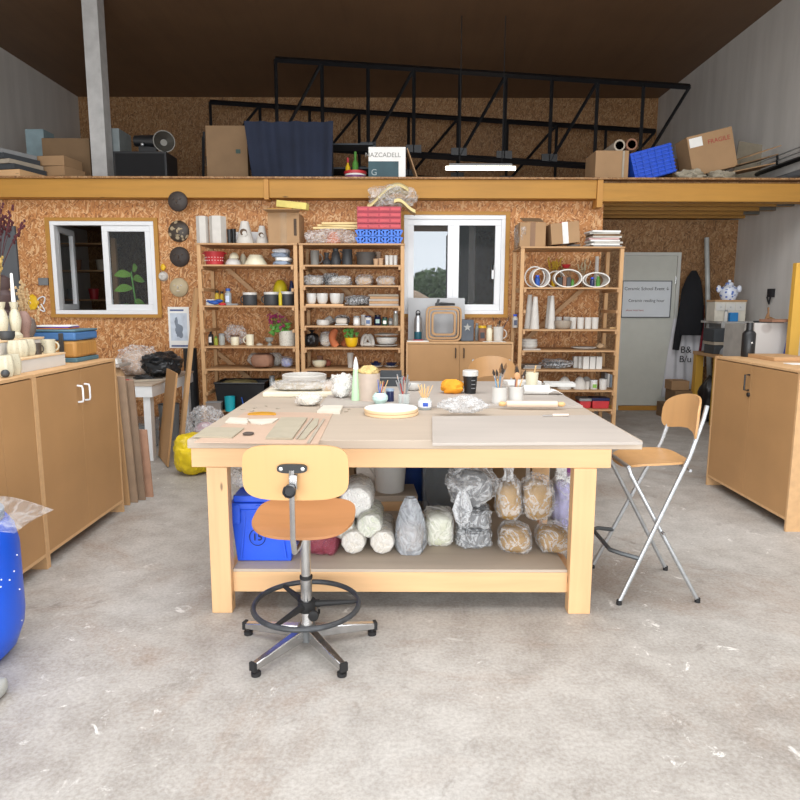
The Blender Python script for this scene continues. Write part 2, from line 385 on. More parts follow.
# beam, joists
bm = MB().box(XL, X(265, 8, 3), 7.9, 8.08, ZB0, ZB1); bm.box(X(270, 8, 3), X(594, 8, 3), 7.9, 8.08, ZB0, ZB1); bm.box(X(600, 8, 3), XR, 7.9, 8.08, ZB0-.03, ZB1-.035)
struct('trim_1', bm, BEAM, bevel=.004)
struct('trim_2', MB().box(X(265.2, 8, 3), X(269.8, 8, 3), 7.88, 8.06, ZB0-.02, ZB1).box(X(594.2, 8, 3), X(599.8, 8, 3), 7.88, 8.06, ZB0-.1, ZB1), wood('post_end', '#b8843e', 'z', .2))
struct('trim_4', MB().box(XL, XR, 7.86, 8.1, ZB1+.001, ZB1+.022), OSBD)
jb = MB()
for yy in (8.45, 8.85, 9.25, 9.62): jb.box(XE+.002, XR-.001, yy, yy+.07, ZB0+.001, ZB1-.032)
struct('trim_3', jb, BEAMY)
for i, yy in enumerate((8.45, 8.85, 9.25)):
    struct('trim_%d' % (5+i), MB().box(XR-.22, XR-.002, yy-.012, yy-.001, ZB0, ZB0+.13), mat('hanger_steel', '#77736a', .5, .6))
# roof structure: black lattice girders
def truss(Y, z0, x0, x1, h):
    t = T('roof_truss', 'black steel lattice girder under the brown roof', 'roof truss', (0, Y, 0)); 
    n = 9; top, bot = [], []
    slope = -.06
    for i in range(n+1):
        x = x0+(x1-x0)*i/n; bot.append((x, 0, z0+slope*(x-x0))); top.append((x, 0, z0+h+slope*(x-x0)))
    part('chord', MB().tube([bot[0], bot[-1]], .05, 4), BLK, t); part('chord', MB().tube([top[0], top[-1]], .045, 4), BLK, t)
    for i in range(n):
        part('web_bar', MB().tube([bot[i], top[i]], .028, 4), BLK, t)
        if i % 2 == 0: part('web_bar', MB().tube([bot[i], top[i+1]], .025, 4), BLK, t)
        part('gusset_plate', MB().box(bot[i][0]-.12, bot[i][0]+.12, -.02, .02, bot[i][2]-.02, bot[i][2]+.14), BLK, t)
    return t
p = at(400, 152, 10.5)
truss(10.5, at(400, 146, 10.5).z, -1.9, 4.4, 1.25)['label'] = 'black steel lattice girder crossing above the hanging tube lamp'
truss(12.6, at(400, 165, 12.6).z, -3.5, 4.7, 1.1)['label'] = 'black steel lattice girder farthest back behind the lamp'
fl = T('tube_lamp', 'lit fluorescent tube lamp hanging above the mezzanine edge', 'lamp', at(480, 168, 9.6))
hw = 35*AX(9.6, 3.8)/F
part('tube', MB().cyl((-hw, 0, 0), (hw, 0, 0), .028), emis('lamp_glow', '#fff6e0', 5.0), fl)
part('housing', MB().box(-hw+.05, hw-.05, -.02, .02, .03, .06), GRY, fl)
part('suspension_cable', MB().cyl((-.3, 0, .075), (-.3, 0, ZR-fl.location.z), .006), RUB, fl); part('suspension_cable', MB().cyl((.3, 0, .075), (.3, 0, ZR-fl.location.z), .006), RUB, fl)
# door
dx0, dx1, dz1 = X(619, YD, 1.7), X(679, YD, 2.2), Z(252, YD)
d = bpy.data.objects.new('door_1', None); COL.objects.link(d); d['kind'] = 'structure'; d.location = (dx0, YD, 0)
dw = dx1-dx0
part('door_leaf', MB().box(.05, dw-.05, -.045, -.002, .07, dz1-.05), mat('grey_green_door', '#c3c4bb', .5, var=.03), d, bevel=.003)
part('door_frame', MB().box(0, .048, -.06, -.002, 0, dz1).box(dw-.048, dw, -.06, -.002, 0, dz1).box(.048, dw-.048, -.06, -.002, dz1-.048, dz1), mat('door_frame_grey', '#c9c9c2', .5, var=.03), d)
part('threshold', MB().box(.05, dw-.05, -.08, -.002, 0, .066), BEAM, d)
for zz in (.35, dz1-.45): part('hinge', MB().cyl((dw-.06, -.055, zz), (dw-.06, -.055, zz+.1), .01), CHR, d)
struct('baseboard_door', MB().box(XE+.002, dx0-.002, YD-.03, YD-.002, 0, .07).box(dx1+.002, XR-.002, YD-.03, YD-.002, 0, .07), BEAM)
# ---- outdoors set behind window 2 in place of its reflected view
yd = MB().blob((-.1, 24, -.2), (2.7, 3.0, 2.45), 3, .12, 1.2, e=1, flat=.05)
solo('earth_mound', 'heap of sandy earth outside standing in for its window reflection', 'earth mound', yd, mat('sandy_earth', '#b99c80', .95, var=.2, scale=.8, bump=.5))
def tree(x, y, r, h, label):
    t = T('tree', label, 'tree', (x, y, -.2), group='trees outside the window')
    part('trunk', MB().tube([(0, 0, 0), (.1, 0, h*.5), (0, .1, h*.8)], [.15, .12, .08]), BROWNB, t)
    lf = MB(); q = random.Random(x*10)
    for i in range(2600):
        a, u, rr = q.random()*6.28, q.uniform(-1, 1), r*q.random()**.4
        s_ = math.sqrt(1-u*u); c = Vector((rr*s_*math.cos(a), rr*s_*math.sin(a), h*.7+rr*u*.8)); 
        e1 = Vector((q.uniform(-1, 1), q.uniform(-1, 1), q.uniform(-1, 1))).normalized()*.12; e2 = e1.orthogonal().normalized()*.07
        lf.add([c-e1, c+e2, c+e1, c-e2], [(0, 1, 2, 3)])
    f_ = part('foliage', lf, mat('tree_leaves', '#4d6338', .8, var=.3, scale=3), t)
tree(1.5, 29, 1.25, 3.3, 'bushy green tree outside left window pane'); tree(3.6, 33, 1.2, 2.2, 'lower green tree right of the bushy one outside')
tree(-.4, 34, 1.5, 2.9, 'green tree outside left of the bushy one')
# ================================================================ work table
LZ = .925
tx0, tx1 = X(187, 3.17, LZ), X(643, 3.17, LZ); ty0, tym, ty1 = 3.17, 4.3, 5.55
tb = T('work_table', 'big pine work table with dusty plywood top and low storage shelf', 'table', (0, 0, 0))
part('tabletop', MB().box(tx0, tx1, ty0, ty1, LZ-.045, LZ-.0005), PLYT, tb, bevel=.003)
lxi = [(X(209.5, 3.2, .5), X(230, 3.2, .5)), (X(571.5, 3.2, .5), X(594, 3.2, .5))]
for xa, xb in lxi:
    for yy in (3.185, 4.2, 5.4): part('leg', MB().box(xa, xb, yy, yy+.07, 0, LZ-.146 if yy != 4.2 else LZ-.046), PINEZ, tb, bevel=.003)
ax0, ax1 = X(192, 3.2, .85), X(611, 3.2, .85)
part('front_apron', MB().box(ax0, ax1, 3.186, 3.24, LZ-.145, LZ-.046), PINE, tb, bevel=.003)
part('rear_apron', MB().box(ax0, ax1, 5.46, 5.5, LZ-.145, LZ-.046), PINE, tb)
for xa, xb in lxi: part('side_apron', MB().box(xa+.02, xb-.03, 3.261, 5.459, LZ-.145, LZ-.046), PINEY, tb)
SZ = .225
part('front_rail', MB().box(lxi[0][1], lxi[1][0], 3.225, 3.265, .1, SZ-.016), PINE, tb, bevel=.002)
part('side_rail', MB().box(lxi[0][1]-.04, lxi[0][1], 3.27, 4.19, .1, SZ-.016), PINEY, tb); part('side_rail', MB().box(lxi[1][0], lxi[1][0]+.04, 3.27, 4.19, .1, SZ-.016), PINEY, tb)
part('lower_shelf', MB().box(lxi[0][1]+.002, lxi[1][0]-.002, 3.226, 4.19, SZ-.015, SZ), PLYT, tb)
part('cross_rail', MB().box(lxi[0][1], lxi[1][0], 4.2, 4.24, .1, .2), PINE, tb)
# ---- boards lying on the table
def slabq(name, label, cat, pts, z0, t, m, group=None, **kw):
    ps = [onz(x, y, z0+t) for x, y in pts]; c = sum(ps, Vector())/len(ps)
    return solo(name, label, cat, MB().quad_slab([(q.x-c.x, q.y-c.y) for q in ps], 0, t), m, (c.x, c.y, z0), group=group, **kw)
slabq('plywood_board', 'large dusty grey plywood board lying on front right of work table', 'board', [(432.5, 443), (643, 441.5), (596, 414.5), (432, 416)], LZ, .014, PLYG, bevel=.002)
slabq('plywood_board', 'pinkish plywood board under clay slabs on front left of work table', 'board', [(194, 442.5), (318, 444), (333, 413), (246, 412)], LZ, .004, PLYP)
yf = onz(450, 405, LZ+.02).y
sb = solo('plywood_board', 'long pale plywood board across the rear half of work table', 'board', MB().box(X(320, yf, LZ), X(583, yf, LZ), yf, 5.5, 0, .018), PLYG, (0, 0, LZ), bevel=.002)
LB = LZ+.018
P4 = lambda l: [(180+x/4, 300+y/4) for x, y in l]
SLG = mat('green_grey_slab', '#a9a08c', .8, var=.06, scale=10); PZ = LZ+.0045
slabq('clay_slab', 'flat olive grey clay slab nearest the left table corner', 'clay slab', P4([(55, 546), (210, 549), (258, 512), (105, 510)]), PZ, .008, SLG)
slabq('clay_slab', 'small pale clay slab behind the left corner slab', 'clay slab', P4([(180, 490), (268, 495), (275, 474), (200, 470)]), PZ, .007, LCLAY)
slabq('clay_slab', 'large rectangular olive grey clay slab left of the wavy strips', 'clay slab', P4([(342, 551), (450, 553), (510, 470), (405, 470)]), PZ, .01, SLG)
slabq('clay_offcut', 'half round pale clay offcut behind the large rectangular slab', 'clay slab', P4([(268, 478), (285, 492), (325, 497), (370, 490), (395, 474)]), PZ, .007, LCLAY)
slabq('clay_strip', 'wavy thin grey clay strip next to the large rectangular slab', 'clay strip', P4([(474, 557), (500, 555), (520, 530), (550, 500), (556, 474), (540, 474), (515, 500), (500, 520)]), PZ, .006, SLG)
slabq('clay_strip', 'straight narrow brown clay strip beside the wavy strip', 'clay strip', P4([(508, 570), (520, 570), (581, 475), (572, 475)]), PZ, .006, CLAY)
slabq('clay_strip', 'thin straight strip between large slab and wavy strip', 'clay strip', P4([(462, 554), (470, 554), (533, 472), (525, 472)]), PZ, .006, CLAY)
c = onz(262.5, 415, PZ)
kd = [(.085*math.cos(a), .07*math.sin(a)-.02) for a in [PI*i/14 for i in range(15)]]
solo('kidney_tool', 'ochre yellow half round kidney tool on work table', 'kidney tool', MB().prism([(x*1.0, y) for x, y in kd], 0, .01), mat('ochre_rubber', '#c08a1c', .5), (c.x, c.y, LZ+.0045))
c = onz(248.5, 435, PZ); solo('pebble', 'dark brown flat pebble on pinkish board among clay slabs', 'stone', MB().blob((0, 0, .006), (.028, .03, .007), 2, .1, e=.8), mat('dark_stone', '#4d423c', .7), (c.x, c.y, PZ))
for i, (x, y) in enumerate([(243, 410), (255, 408.5), (266, 406.5), (278, 409), (252, 411.5), (349, 409.5), (327, 416), (346, 412)]):
    c = onz(x, y, LZ); solo('clay_crumb', 'tiny dry clay crumb scattered on the table top', 'clay crumb', MB().blob((0, 0, .003), (.016, .009, .004), i, .3, e=1), CLAY, (c.x, c.y, LZ), rz=i, group='clay crumbs on table')
# bats
c = onz(391.5, 414, LZ)
for i, (r, z, l) in enumerate(((.166, 0, 'round wooden bat underneath the white topped one on table'), (.166, .02, 'round white topped bat on top of another bat'))):
    t = T('pottery_bat', l, 'bat', (c.x-i*.003, c.y, LZ+z), group='stacked round bats')
    part('disc', MB().lathe([(0, 0), (r-.003, 0), (r, .003), (r, .016), (r-.002, .0185), (0, .0185)], n=48), PLYE, t)
    if i: part('top_face', MB().lathe([(0, .0186), (r-.004, .0186), (r-.004, .02), (0, .02)], n=48), mat('plaster_white', '#dfdfdb', .8, var=.03), t)
# generic vessels --------------------------------------------------
def on_t(px, py, z): return onz(px, py, z)
def vessel(name, label, cat, loc, prof, m, group=None, n=28, **kw):
    return solo(name, label, cat, MB().lathe(prof, n=n, **kw), m, loc, group=group)
def handle_mb(r, h, z0, t=.006, side=1, out=.8):
    pts = [(side*(r*.95+out*h*.5*math.sin(PI*i/8)), 0, z0+h*.5-h*.5*math.cos(PI*i/8)) for i in range(9)]; return MB().tube(pts, t, 6)
def mug(label, loc, r, h, m, group=None, side=1, rb=None, name='mug', rz=0):
    t = T(name, label, 'mug', loc, rz=rz, group=group)
    part('body', MB().lathe(cupp(r, rb or r*.92, h)), m, t); part('handle', handle_mb(r, h*.6, h*.2, r*.12, side), m, t); return t
def sticks(t, n, r, z, h0, h1, cols, seed=0, thick=.004, brush=False, lean=.35, nm='stick'):
    q = random.Random(seed)
    for i in range(n):
        a = q.random()*6.28; L = q.uniform(h0, h1); rr = r*q.random(); b0 = Vector((-.6*rr*math.cos(a), -.6*rr*math.sin(a), z)); d = Vector((math.cos(a)*lean*q.random(), math.sin(a)*lean*q.random(), 1)).normalized()
        e = b0+d*L; m = cols[i % len(cols)]
        s_ = part(nm, MB().cyl(b0, e, thick, thick*.7, 6), m, t)
        if brush: part('ferrule', MB().cyl(e, e+d*.02, thick*1.1, thick*1.3, 6), CHR, s_); part('bristles', MB().tube([e+d*.02, e+d*.04, e+d*.065], [thick*1.3, thick*1.9, .001], 6), mat('bristle_brown', '#7a5a3c', .9) if i % 2 else mat('bristle_dark', '#3c332c', .9), s_)
WS = wood('stick_wood', '#d8b27c', 'z', .1); PCOL = [WS, mat('blue_paint', '#2f5fc0', .4), mat('red_paint', '#a33b34', .4), WS, mat('grey_paint', '#9aa0a2', .4)]
def bagged(label, loc, size, inner, filmm=FILM, seed=1, tie=None, cat='bag', name='plastic_bag', e=.8, group=None, rz=0, crin=.12, k=.88, amp=.18, rot=None, inlab=None):
    t = T(name, label, cat, (loc[0], loc[1], loc[2]+.003), rz=rz, group=group); sx, sy, sz = size
    if inner: part('contents', MB().blob((0, 0, sz*k*.96), (sx*k, sy*k, sz*k), seed, amp*.6, 1.5, e=e, flat=.96), inner, t)
    part('film', MB().blob((0, 0, sz*.97), (sx, sy, sz), seed, amp, 1.5, cr=crin, cf=3.5, e=e, flat=.97, nu=60, nv=38), filmm, t)
    if tie:
        h = tie; fnr = lambda a, z: 1+.25*math.sin(5*a)+.15*math.sin(11*a+1)
        part('gathered_neck', MB().lathe([(sx*.45, sz*1.75), (sx*.14, sz*1.98), (sx*.12, sz*2.04), (sx*.3, sz*2.04+h*.6), (sx*.42, sz*2.04+h)][::1], n=40, fn=fnr), filmm, t)
    return t
# ---- table items, left rear group
z = LZ
c = on_t(304.5, 384, LZ+.02)
q = 44*AX(c.y, LZ)/F/2
zb = LZ
slab_y = onz(296, 399, LZ+.03)
solo('plaster_slab', 'thick cream plaster slab under wrapped clay on work table', 'slab', MB().box(-.26, .26, -.13, .15, 0, .035), mat('cream_plaster', '#ddd5bf', .85, var=.04), (onz(297, 399, LZ).x, onz(297, 397, LZ).y+.1, LZ), bevel=.008)
px_, py_ = onz(297, 399, LZ).x, onz(297, 397, LZ).y+.1
bagged('flat clear plastic wrapped clay package lying on the plaster slab', (px_, py_+.01, LZ+.036), (.21, .1, .035), CLAY, FILM, 4, e=.6, crin=.08)
t = vessel('shallow_basin', 'wide round white plaster basin at rear left of work table', 'basin', (X(304.5, 5.22, LZ), 5.22, LZ), [(0, 0), (.16, 0), (.174, .01), (.178, .1), (.17, .105), (.16, .1), (.155, .03), (0, .025)], WHM, n=48)
bagged('loose brownish clear plastic bag right of the white basin', (X(329, 4.8, LZ), 4.8, LZ), (.07, .09, .055), mat('tan_clay', '#b79a78', .85), FILM, 6)
c = onz(308, 407, LZ); bagged('round lump of clay wrapped in plastic in front of plaster slab', (c.x, c.y+.06, LZ), (.085, .065, .042), LCLAY, FILM, 8)
slabq('clay_tile', 'small thick pale clay tile beside the wrapped lump', 'clay tile', [(317, 411), (340, 411.5), (343, 405.5), (324, 405)], LZ, .018, LCLAY)
c = onz(342, 401, LZ); bagged('crumpled white plastic bag left of the mint green bottle', (c.x, c.y+.05, LZ+.019), (.075, .06, .085), PAPER, FILMW, 12, crin=.25, amp=.4, e=.9)
def spot(px, py, z=LB, dy=.04): c = onz(px, py, z); return (c.x*(1+dy/c.y), c.y+dy, z)
def mm(px, loc): return px*AX(loc[1], loc[2])/F
def hh(yt, loc): return Z(yt, loc[1])-loc[2]
l = spot(356, 401); H = hh(357, l)
t = T('squeeze_bottle', 'tall slim mint green bottle with pointed white nozzle', 'bottle', l)
part('body', MB().lathe([(0, 0), (.032, 0), (.03, .05), (.017, H*.72), (0, H*.72)]), mat('mint_plastic', '#b5d9b0', .5, var=.03), t)
part('nozzle', MB().lathe([(0, H*.721), (.019, H*.721), (.012, H*.9), (.003, H), (0, H)]), PVC, t)
l = spot(369, 402, dy=.09); H = hh(373, l); r = mm(11, l)
t = T('plastic_jar', 'cloudy pinkish plastic tub with yellow sponge on top', 'tub', l)
part('body', MB().lathe(cupp(r, r*.92, H, .004)), mat('pinkish_translucent', '#bfae9f', .5), t)
solo('sponge', 'large pale yellow natural sponge sitting in the pinkish tub', 'sponge', MB().blob((0, 0, .03), (r*.9, r*.8, .042), 5, .2, 2, cr=.15), mat('sponge_yellow', '#c9ae74', .95, var=.2, scale=40, bump=.8), (l[0], l[1], l[2]+H-.02))
l = spot(380, 406, LB, .045); l = (l[0], max(l[1], yf+.06), LB); r = .052
t = T('brush_pot', 'small round pale mint pot holding pencils and brushes', 'pot', l)
part('body', MB().lathe([(0, 0), (r*.6, 0), (r, .03), (r*.98, .052), (r*.62, .075), (r*.55, .075), (r*.85, .05), (0, .01)]), mat('pale_mint_glaze', '#bcd8d2', .3, var=.02), t)
sticks(t, 7, .018, .012, .12, .16, PCOL, 3, .0035, lean=.55, nm='pencil')
l = spot(390, 404, LB, .12); t = T('paint_bottle', 'dark blue cylindrical bottle with pale lid behind mint pot', 'bottle', l)
part('body', MB().lathe([(0, 0), (.027, 0), (.027, .07), (0, .07)]), DGLS, t); part('lid', MB().lathe([(0, .0705), (.028, .0705), (.028, .085), (0, .085)]), mat('pale_blue_lid', '#9db2c8', .5), t)
l = (X(391, 5.2, LB), 5.2, LB); t = T('storage_crate', 'dark grey small parts crate at the rear of work table', 'crate', l)
hc = hh(371, l); part('body', MB().box(-.09, .09, -.07, .07, 0, hc*.6).box(-.085, .085, -.065, .065, hc*.61, hc), SLATE, t); part('rim', MB().box(-.095, .095, -.075, .075, hc*.56, hc*.62), GRY, t)
l = spot(404, 405, LB, .05); l = (l[0], max(l[1], yf+.05), LB)
t = T('tool_jar', 'clear jar crammed with grey metal and wooden modelling tools', 'jar of tools', l)
part('jar', MB().lathe(cupp(.04, .038, .07, .003)), GLS, t)
sticks(t, 22, .03, .008, .13, .2, [STL, GRY, GRY, mat('red_paint', '#a33b34', .4), mat('pinkish_wood', '#bda391', .7), STL], 9, .0065, lean=.45, nm='tool')
bw = spot(411, 396, LB, .1); vessel('bowl', 'plain white bowl behind the tool jar on work table', 'bowl', (X(413, 4.9, LB), 4.9, LB), bowlp(.06, .05), WHT)
l = spot(424.5, 409, LZ, .05); t = T('stick_jar', 'glass jar with blue label full of wooden sticks', 'jar', (l[0], min(l[1], yf-.05), LZ))
r = .042; part('jar', MB().lathe([(0, 0), (r*.95, 0), (r, .01), (r, .06), (r*.8, .072), (r*.8, .08), (r*.75, .08), (r*.75, .07), (r*.93, .06), (r*.9, .008), (0, .008)]), GLS, t)
part('label', MB().lathe([(r+.0008, .018), (r+.0016, .018), (r+.0016, .052), (r+.0008, .052)], n=32), mat('label_white', '#e8ebf0', .6), t)
part('label_print', MB().ob((.002, -r-.002, .037), (.034, .002, .024)), mat('label_blue', '#2d52b5', .5), t)
sticks(t, 13, .03, .01, .12, .165, [WS], 4, .004, lean=.6)
# orange cloth, bag
l = spot(452, 395, LB, .1); solo('orange_cloth', 'bright orange crumpled cloth behind the plastic bag on table', 'cloth', MB().blob((0, 0, .049), (.085, .06, .055), 9, .25, 2.2, cr=.1), mat('orange_fabric', '#e79a28', .9, var=.15), l)
c = onz(465, 418, LZ); bagged('crumpled clear plastic bag lying at the middle of table', (c.x, c.y+.09, LZ+.0145), (.135, .07, .05), None, film('bag_film_grey', '#d6d6d6', .25, .6, 8), 21, crin=.22, amp=.25, k=.5, e=.9)
l = spot(470, 394, LB, .05); H = hh(370, l); r = mm(7.6, l)
t = T('travel_cup', 'black tapered cup with white lid on work table', 'cup', l)
part('body', MB().lathe([(0, 0), (r*.75, 0), (r*.95, H*.76), (0, H*.76)]), BLK, t); part('lid', MB().lathe([(0, H*.765), (r*1.04, H*.765), (r*1.04, H*.97), (r*.95, H), (0, H)]), WHT, t)
for k in range(3): part('marking', MB().ob((r*.3, -r*.87-.002*k, H*(.25+.17*k)), (r*.5, .006, .004)), GRY, t)
for (x, yb, lab, sd, cols) in ((499, 404, 'white ceramic jar full of paintbrushes, left of its pair', 2, 0), (515.5, 403, 'white ceramic jar of brushes and spoon, right of its pair', 7, 1)):
    l = spot(x, yb, LB, .05); r = mm(7.6, l); H = .108
    t = T('brush_jar', lab, 'brush jar', l, group='white jars of brushes')
    part('jar', MB().lathe([(0, 0), (r*.96, 0), (r, .006), (r*.97, .012), (r*.97, H-.008), (r, H-.003), (r*.98, H), (r*.9, H), (r*.88, .01), (0, .01)]), WHT, t)
    sticks(t, 9 if not cols else 8, r*.6, .012, .15, .2, [mat('grey_paint', '#9aa0a2', .4), mat('light_blue_paint', '#6f9fc4', .4), WS, mat('pinkish_wood', '#bda391', .7), mat('red_paint', '#a33b34', .4)], sd, .0055, True, .45, 'brush')
    if cols: part('wooden_spoon', MB().cyl((0, -.02, .02), (.0, -.03, .16), .005).blob((0, -.032, .18), (.019, .01, .025), 1, 0, e=1, flat=None), wood('spoon_wood', '#c9966a', 'z', .1), t)
l = spot(531.5, 387, LB, .05); r = mm(6.5, l); t = T('cream_pot', 'cream pot with one stick behind the white paper block', 'pot', l)
part('body', MB().lathe(cupp(r, r*.85, hh(372, l), .005)), CRM, t); part('stick', MB().cyl((0, 0, .02), (.03, 0, .17), .006), WS, t)
l = spot(540, 395, LB, .05); t = T('paper_roll', 'white roll lying beside the folded papers on rear board', 'roll', l); part('roll', MB().cyl((-.12, 0, .035), (.06, 0, .035), .034, n=20), PAPER, t); part('loose_sheet', MB().sheet(lambda u, v: (.06+.1*u, -.04+.08*v, .02+.015*math.sin(u*4)), 8, 3, .003), PAPER, t)
solo('book', 'white book lying flat at the rear of work table', 'book', MB().box(-.14, .14, -.08, .08, 0, .03), PAPER, (X(522, 5.3, LB), 5.3, LB), group='white books on the rear table board', rz=.1, bevel=.002)
solo('book', 'white book with dark corner, right of the other one', 'book', MB().box(-.11, .13, -.08, .08, 0, .028), mat('book_grey', '#c9c8c4', .7), (X(549, 5.2, LB)+.07, 5.2, LB), rz=-.12, group='white books on the rear table board', bevel=.002)
l = spot(540, 414, LZ+.0145, .02); L = mm(33, l)
t = T('rolling_pin', 'pale wooden rolling pin on the dusty board', 'rolling pin', (l[0], yf-.045, LZ+.0145), rz=-.03)
part('roller', MB().lathe([(0, -L*.82), (.017, -L*.82), (.021, -L*.8), (.021, L*.8), (.017, L*.82), (0, L*.82)], (0, 0, .021), rot=(0, PI/2, 0)), wood('roller_wood', '#dcc8b4', 'x', .08), t)
for s_ in (-1, 1): part('handle', MB().lathe([(0, L*.83), (.008, L*.83), (.015, L*.88), (.016, L), (.008, L*1.06), (0, L*1.06)], (0, 0, .021), rot=(0, s_*PI/2, 0)), WS, t)
l = spot(556, 416, LZ+.0145, 0); t = T('clay_knife', 'potter\'s knife with white handle in front of rolling pin', 'knife', (l[0], l[1]+.0, LZ+.0145), rz=.06)
part('handle', MB().cyl((-.02, 0, .008), (.075, 0, .008), .008, .007), mat('pale_handle', '#e2d2c4', .6), t); part('blade', MB().ob((-.05, 0, .008), (.06, .012, .002)), STL, t)
# ================================================================ swivel stool
cx, cy = -.435, 2.87
t = T('swivel_stool', 'swivel work chair with plywood back, foot ring and chrome star base', 'chair', (cx, cy, 0))
part('column', MB().lathe([(0, .06), (.032, .06), (.03, .12), (.027, .13), (.027, .33), (0, .33)]), CHR, t)
part('lower_collar', MB().lathe([(0, .331), (.03, .331), (.03, .345), (0, .345)]), RUB, t)
part('upper_column', MB().lathe([(0, .346), (.0235, .346), (.0235, .55), (0, .55)]), CHR, t)
part('seat_mount', MB().lathe([(0, .545), (.034, .545), (.036, .575), (.03, .58), (0, .58)]).box(-.09, .09, -.05, .05, .575, .59), RUB, t)
part('hub', MB().lathe([(0, .035), (.05, .035), (.05, .09), (.035, .11), (0, .11)]), mat('hub_grey', '#6d6f70', .4, .6), t)
for k in range(5):
    a = PI/2+2*PI*k/5; d = Vector((math.cos(a), math.sin(a), 0)); e = d*.335
    M = Matrix.Rotation(a, 4, 'Z')
    b = MB(); b.M = M; b.add([(.03, -.021, .04), (.03, .021, .04), (.33, .015, .03), (.33, -.015, .03), (.03, -.021, .1), (.03, .021, .1), (.33, .015, .062), (.33, -.015, .062)], [(0, 1, 2, 3), (7, 6, 5, 4), (0, 4, 5, 1), (1, 5, 6, 2), (2, 6, 7, 3), (3, 7, 4, 0)])
    lg = part('base_leg', b, CHR, t, bevel=.005); fb = MB(); fb.M = M; fb.lathe([(0, 0), (.021, 0), (.022, .016), (.01, .02), (.01, .034), (0, .034)], (.317, 0, 0), 16)
    part('foot', fb, RUB, lg); eb = MB(); eb.M = M; eb.box(.325, .34, -.017, .017, .028, .066); part('end_cap', eb, RUB, lg)
R = .245; RZ = .205
part('foot_ring', MB().tube([(R*math.cos(2*PI*i/48), R*math.sin(2*PI*i/48), RZ) for i in range(48)], .0125, 10, True), mat('worn_black_ring', '#3b3d40', .5, .2, .3, 30), t)
part('ring_hub', MB().lathe([(0, RZ-.03), (.042, RZ-.03), (.042, RZ+.02), (0, RZ+.02)]), RUB, t)
for a in (.12, 2.2, 4.25):
    part('ring_spoke', MB().tube([(.03*math.cos(a), .03*math.sin(a), RZ), (R*math.cos(a), R*math.sin(a), RZ)], [.017, .009], 8), RUB, t)
part('ring_knob', MB().lathe([(0, 0), (.012, 0), (.024, .015), (.024, .03), (0, .035)], (.045, -.075, RZ-.01), rot=(PI/2, 0, 0)), RUB, t)
def seatmap(u, v):
    r2 = (u/.22)**2; zc = .646+.02*r2*.6+.012*(v/.2)**2+.1*v-.05*max(0, -v/.2-.6)
    return Vector((u, v, zc-.03)), Vector((0, 0, 1))
part('seat', MB().shell(superel(.23, .195, 3.2, 64), seatmap, .012), BEECH, t)
def backmap(u, v):
    return Vector((u, -.245+.2*(u*u)*2.2*-1*-1-.02*v, .903+v)), Vector((0, -1, 0))
part('backrest', MB().shell(superel(.222, .118, 4.2, 72), backmap, .012), BIRCH, t, label='pale curved plywood backrest')
part('back_bracket', MB().prism(superel(.062, .019, 3, 40), 0, .014), BLK, t, loc=(-.008, -.26, .925), rot=(PI/2, 0, 0))
for s_ in (-1, 1): part('screw', MB().lathe([(0, 0), (.008, 0), (.008, .003), (0, .004)], n=12, rot=(PI/2, 0, 0)), CHR, t, loc=(-.008+s_*.045, -.275, .925))
part('back_bar', MB().tube([(-.008, -.277, .92), (-.008, -.283, .86), (-.008, -.283, .62), (-.006, -.262, .562), (-.004, -.18, .553), (-.004, -.05, .57)], .0125, 6), CHR, t)
part('back_bar_joint', MB().box(-.017, .017, -.305, -.276, .845, .905), CHR, t, bevel=.004)
part('adjusting_knob', MB().lathe([(0, 0), (.022, 0), (.027, .008), (.027, .028), (.02, .032), (.019, .024), (0, .024)], n=20, rot=(PI/2, 0, 0), fn=lambda a, z: 1+.04*math.sin(8*a)), BLK, t, loc=(-.012, -.305, .845))
# ================================================================ folding bar chairs
def bar_chair(label, loc, rz):
    t = T('folding_bar_chair', label, 'chair', loc, rz, group='folding plywood bar chairs'); r = .0115
    for s_ in (-1, 1):
        A = MB().tube([(s_*.17, .222, 1.07), (s_*.185, .20, 1.0), (s_*.19, .14, .8), (s_*.245, -.21, .012)], r, 10); part('rear_leg', A, STL, t)
        B = MB().tube([(s_*.165, -.17, .735), (s_*.175, -.16, .7), (s_*.215, .225, .012)], r, 10); part('front_leg', B, STL, t)
        part('rubber_foot', MB().lathe([(0, 0), (.015, 0), (.014, .025), (0, .025)], (s_*.245, -.21, 0), 14), RUB, t); part('rubber_foot', MB().lathe([(0, 0), (.015, 0), (.014, .025), (0, .025)], (s_*.215, .225, 0), 14), RUB, t)
        part('pivot_bolt', MB().cyl((s_*.2, .015, .39), (s_*.235, .015, .39), .008), CHR, t)
    part('seat_bar', MB().cyl((-.19, .15, .725), (.19, .15, .725), .008), STL, t); part('front_bar', MB().cyl((-.165, -.168, .735), (.165, -.168, .735), .0115), STL, t)
    ft = [(-.226, -.105, .25), (-.2, -.2, .27), (-.16, -.245, .275), (.16, -.245, .275), (.2, -.2, .27), (.226, -.105, .25)]
    part('footrest', MB().tube(ft, .012, 10), mat('worn_dark_bar', '#55585a', .45, .5), t)
    def sm(u, v):
        zc = .765-.012*math.cos(u/.19*1.6)-.02*max(0, -(v/.19)-.5)**1*1.6+.01*(v/.2); return Vector((u, v, zc-.012)), Vector((0, 0, 1))
    part('seat', MB().shell(superel(.19, .182, 3.2, 60), sm, .012), FRANK, t)
    def bmp(u, v):
        zz = v+(.045*math.cos(min(1, abs(u)/.2)*1.57)*(-v/.11) if v < 0 else -.03*(u/.2)**2*(v/.11)+.012); return Vector((u*(1-.12*max(0, v/.12)), .228+.0-(u/.2)**2*.045*1.2+.18*v*.6, .985+zz)), Vector((0, -1, 0))
    o2 = superel(.222, .11, 4.2, 64); part('backrest', MB().shell(o2, bmp, .012), FRANK, t)
    return t
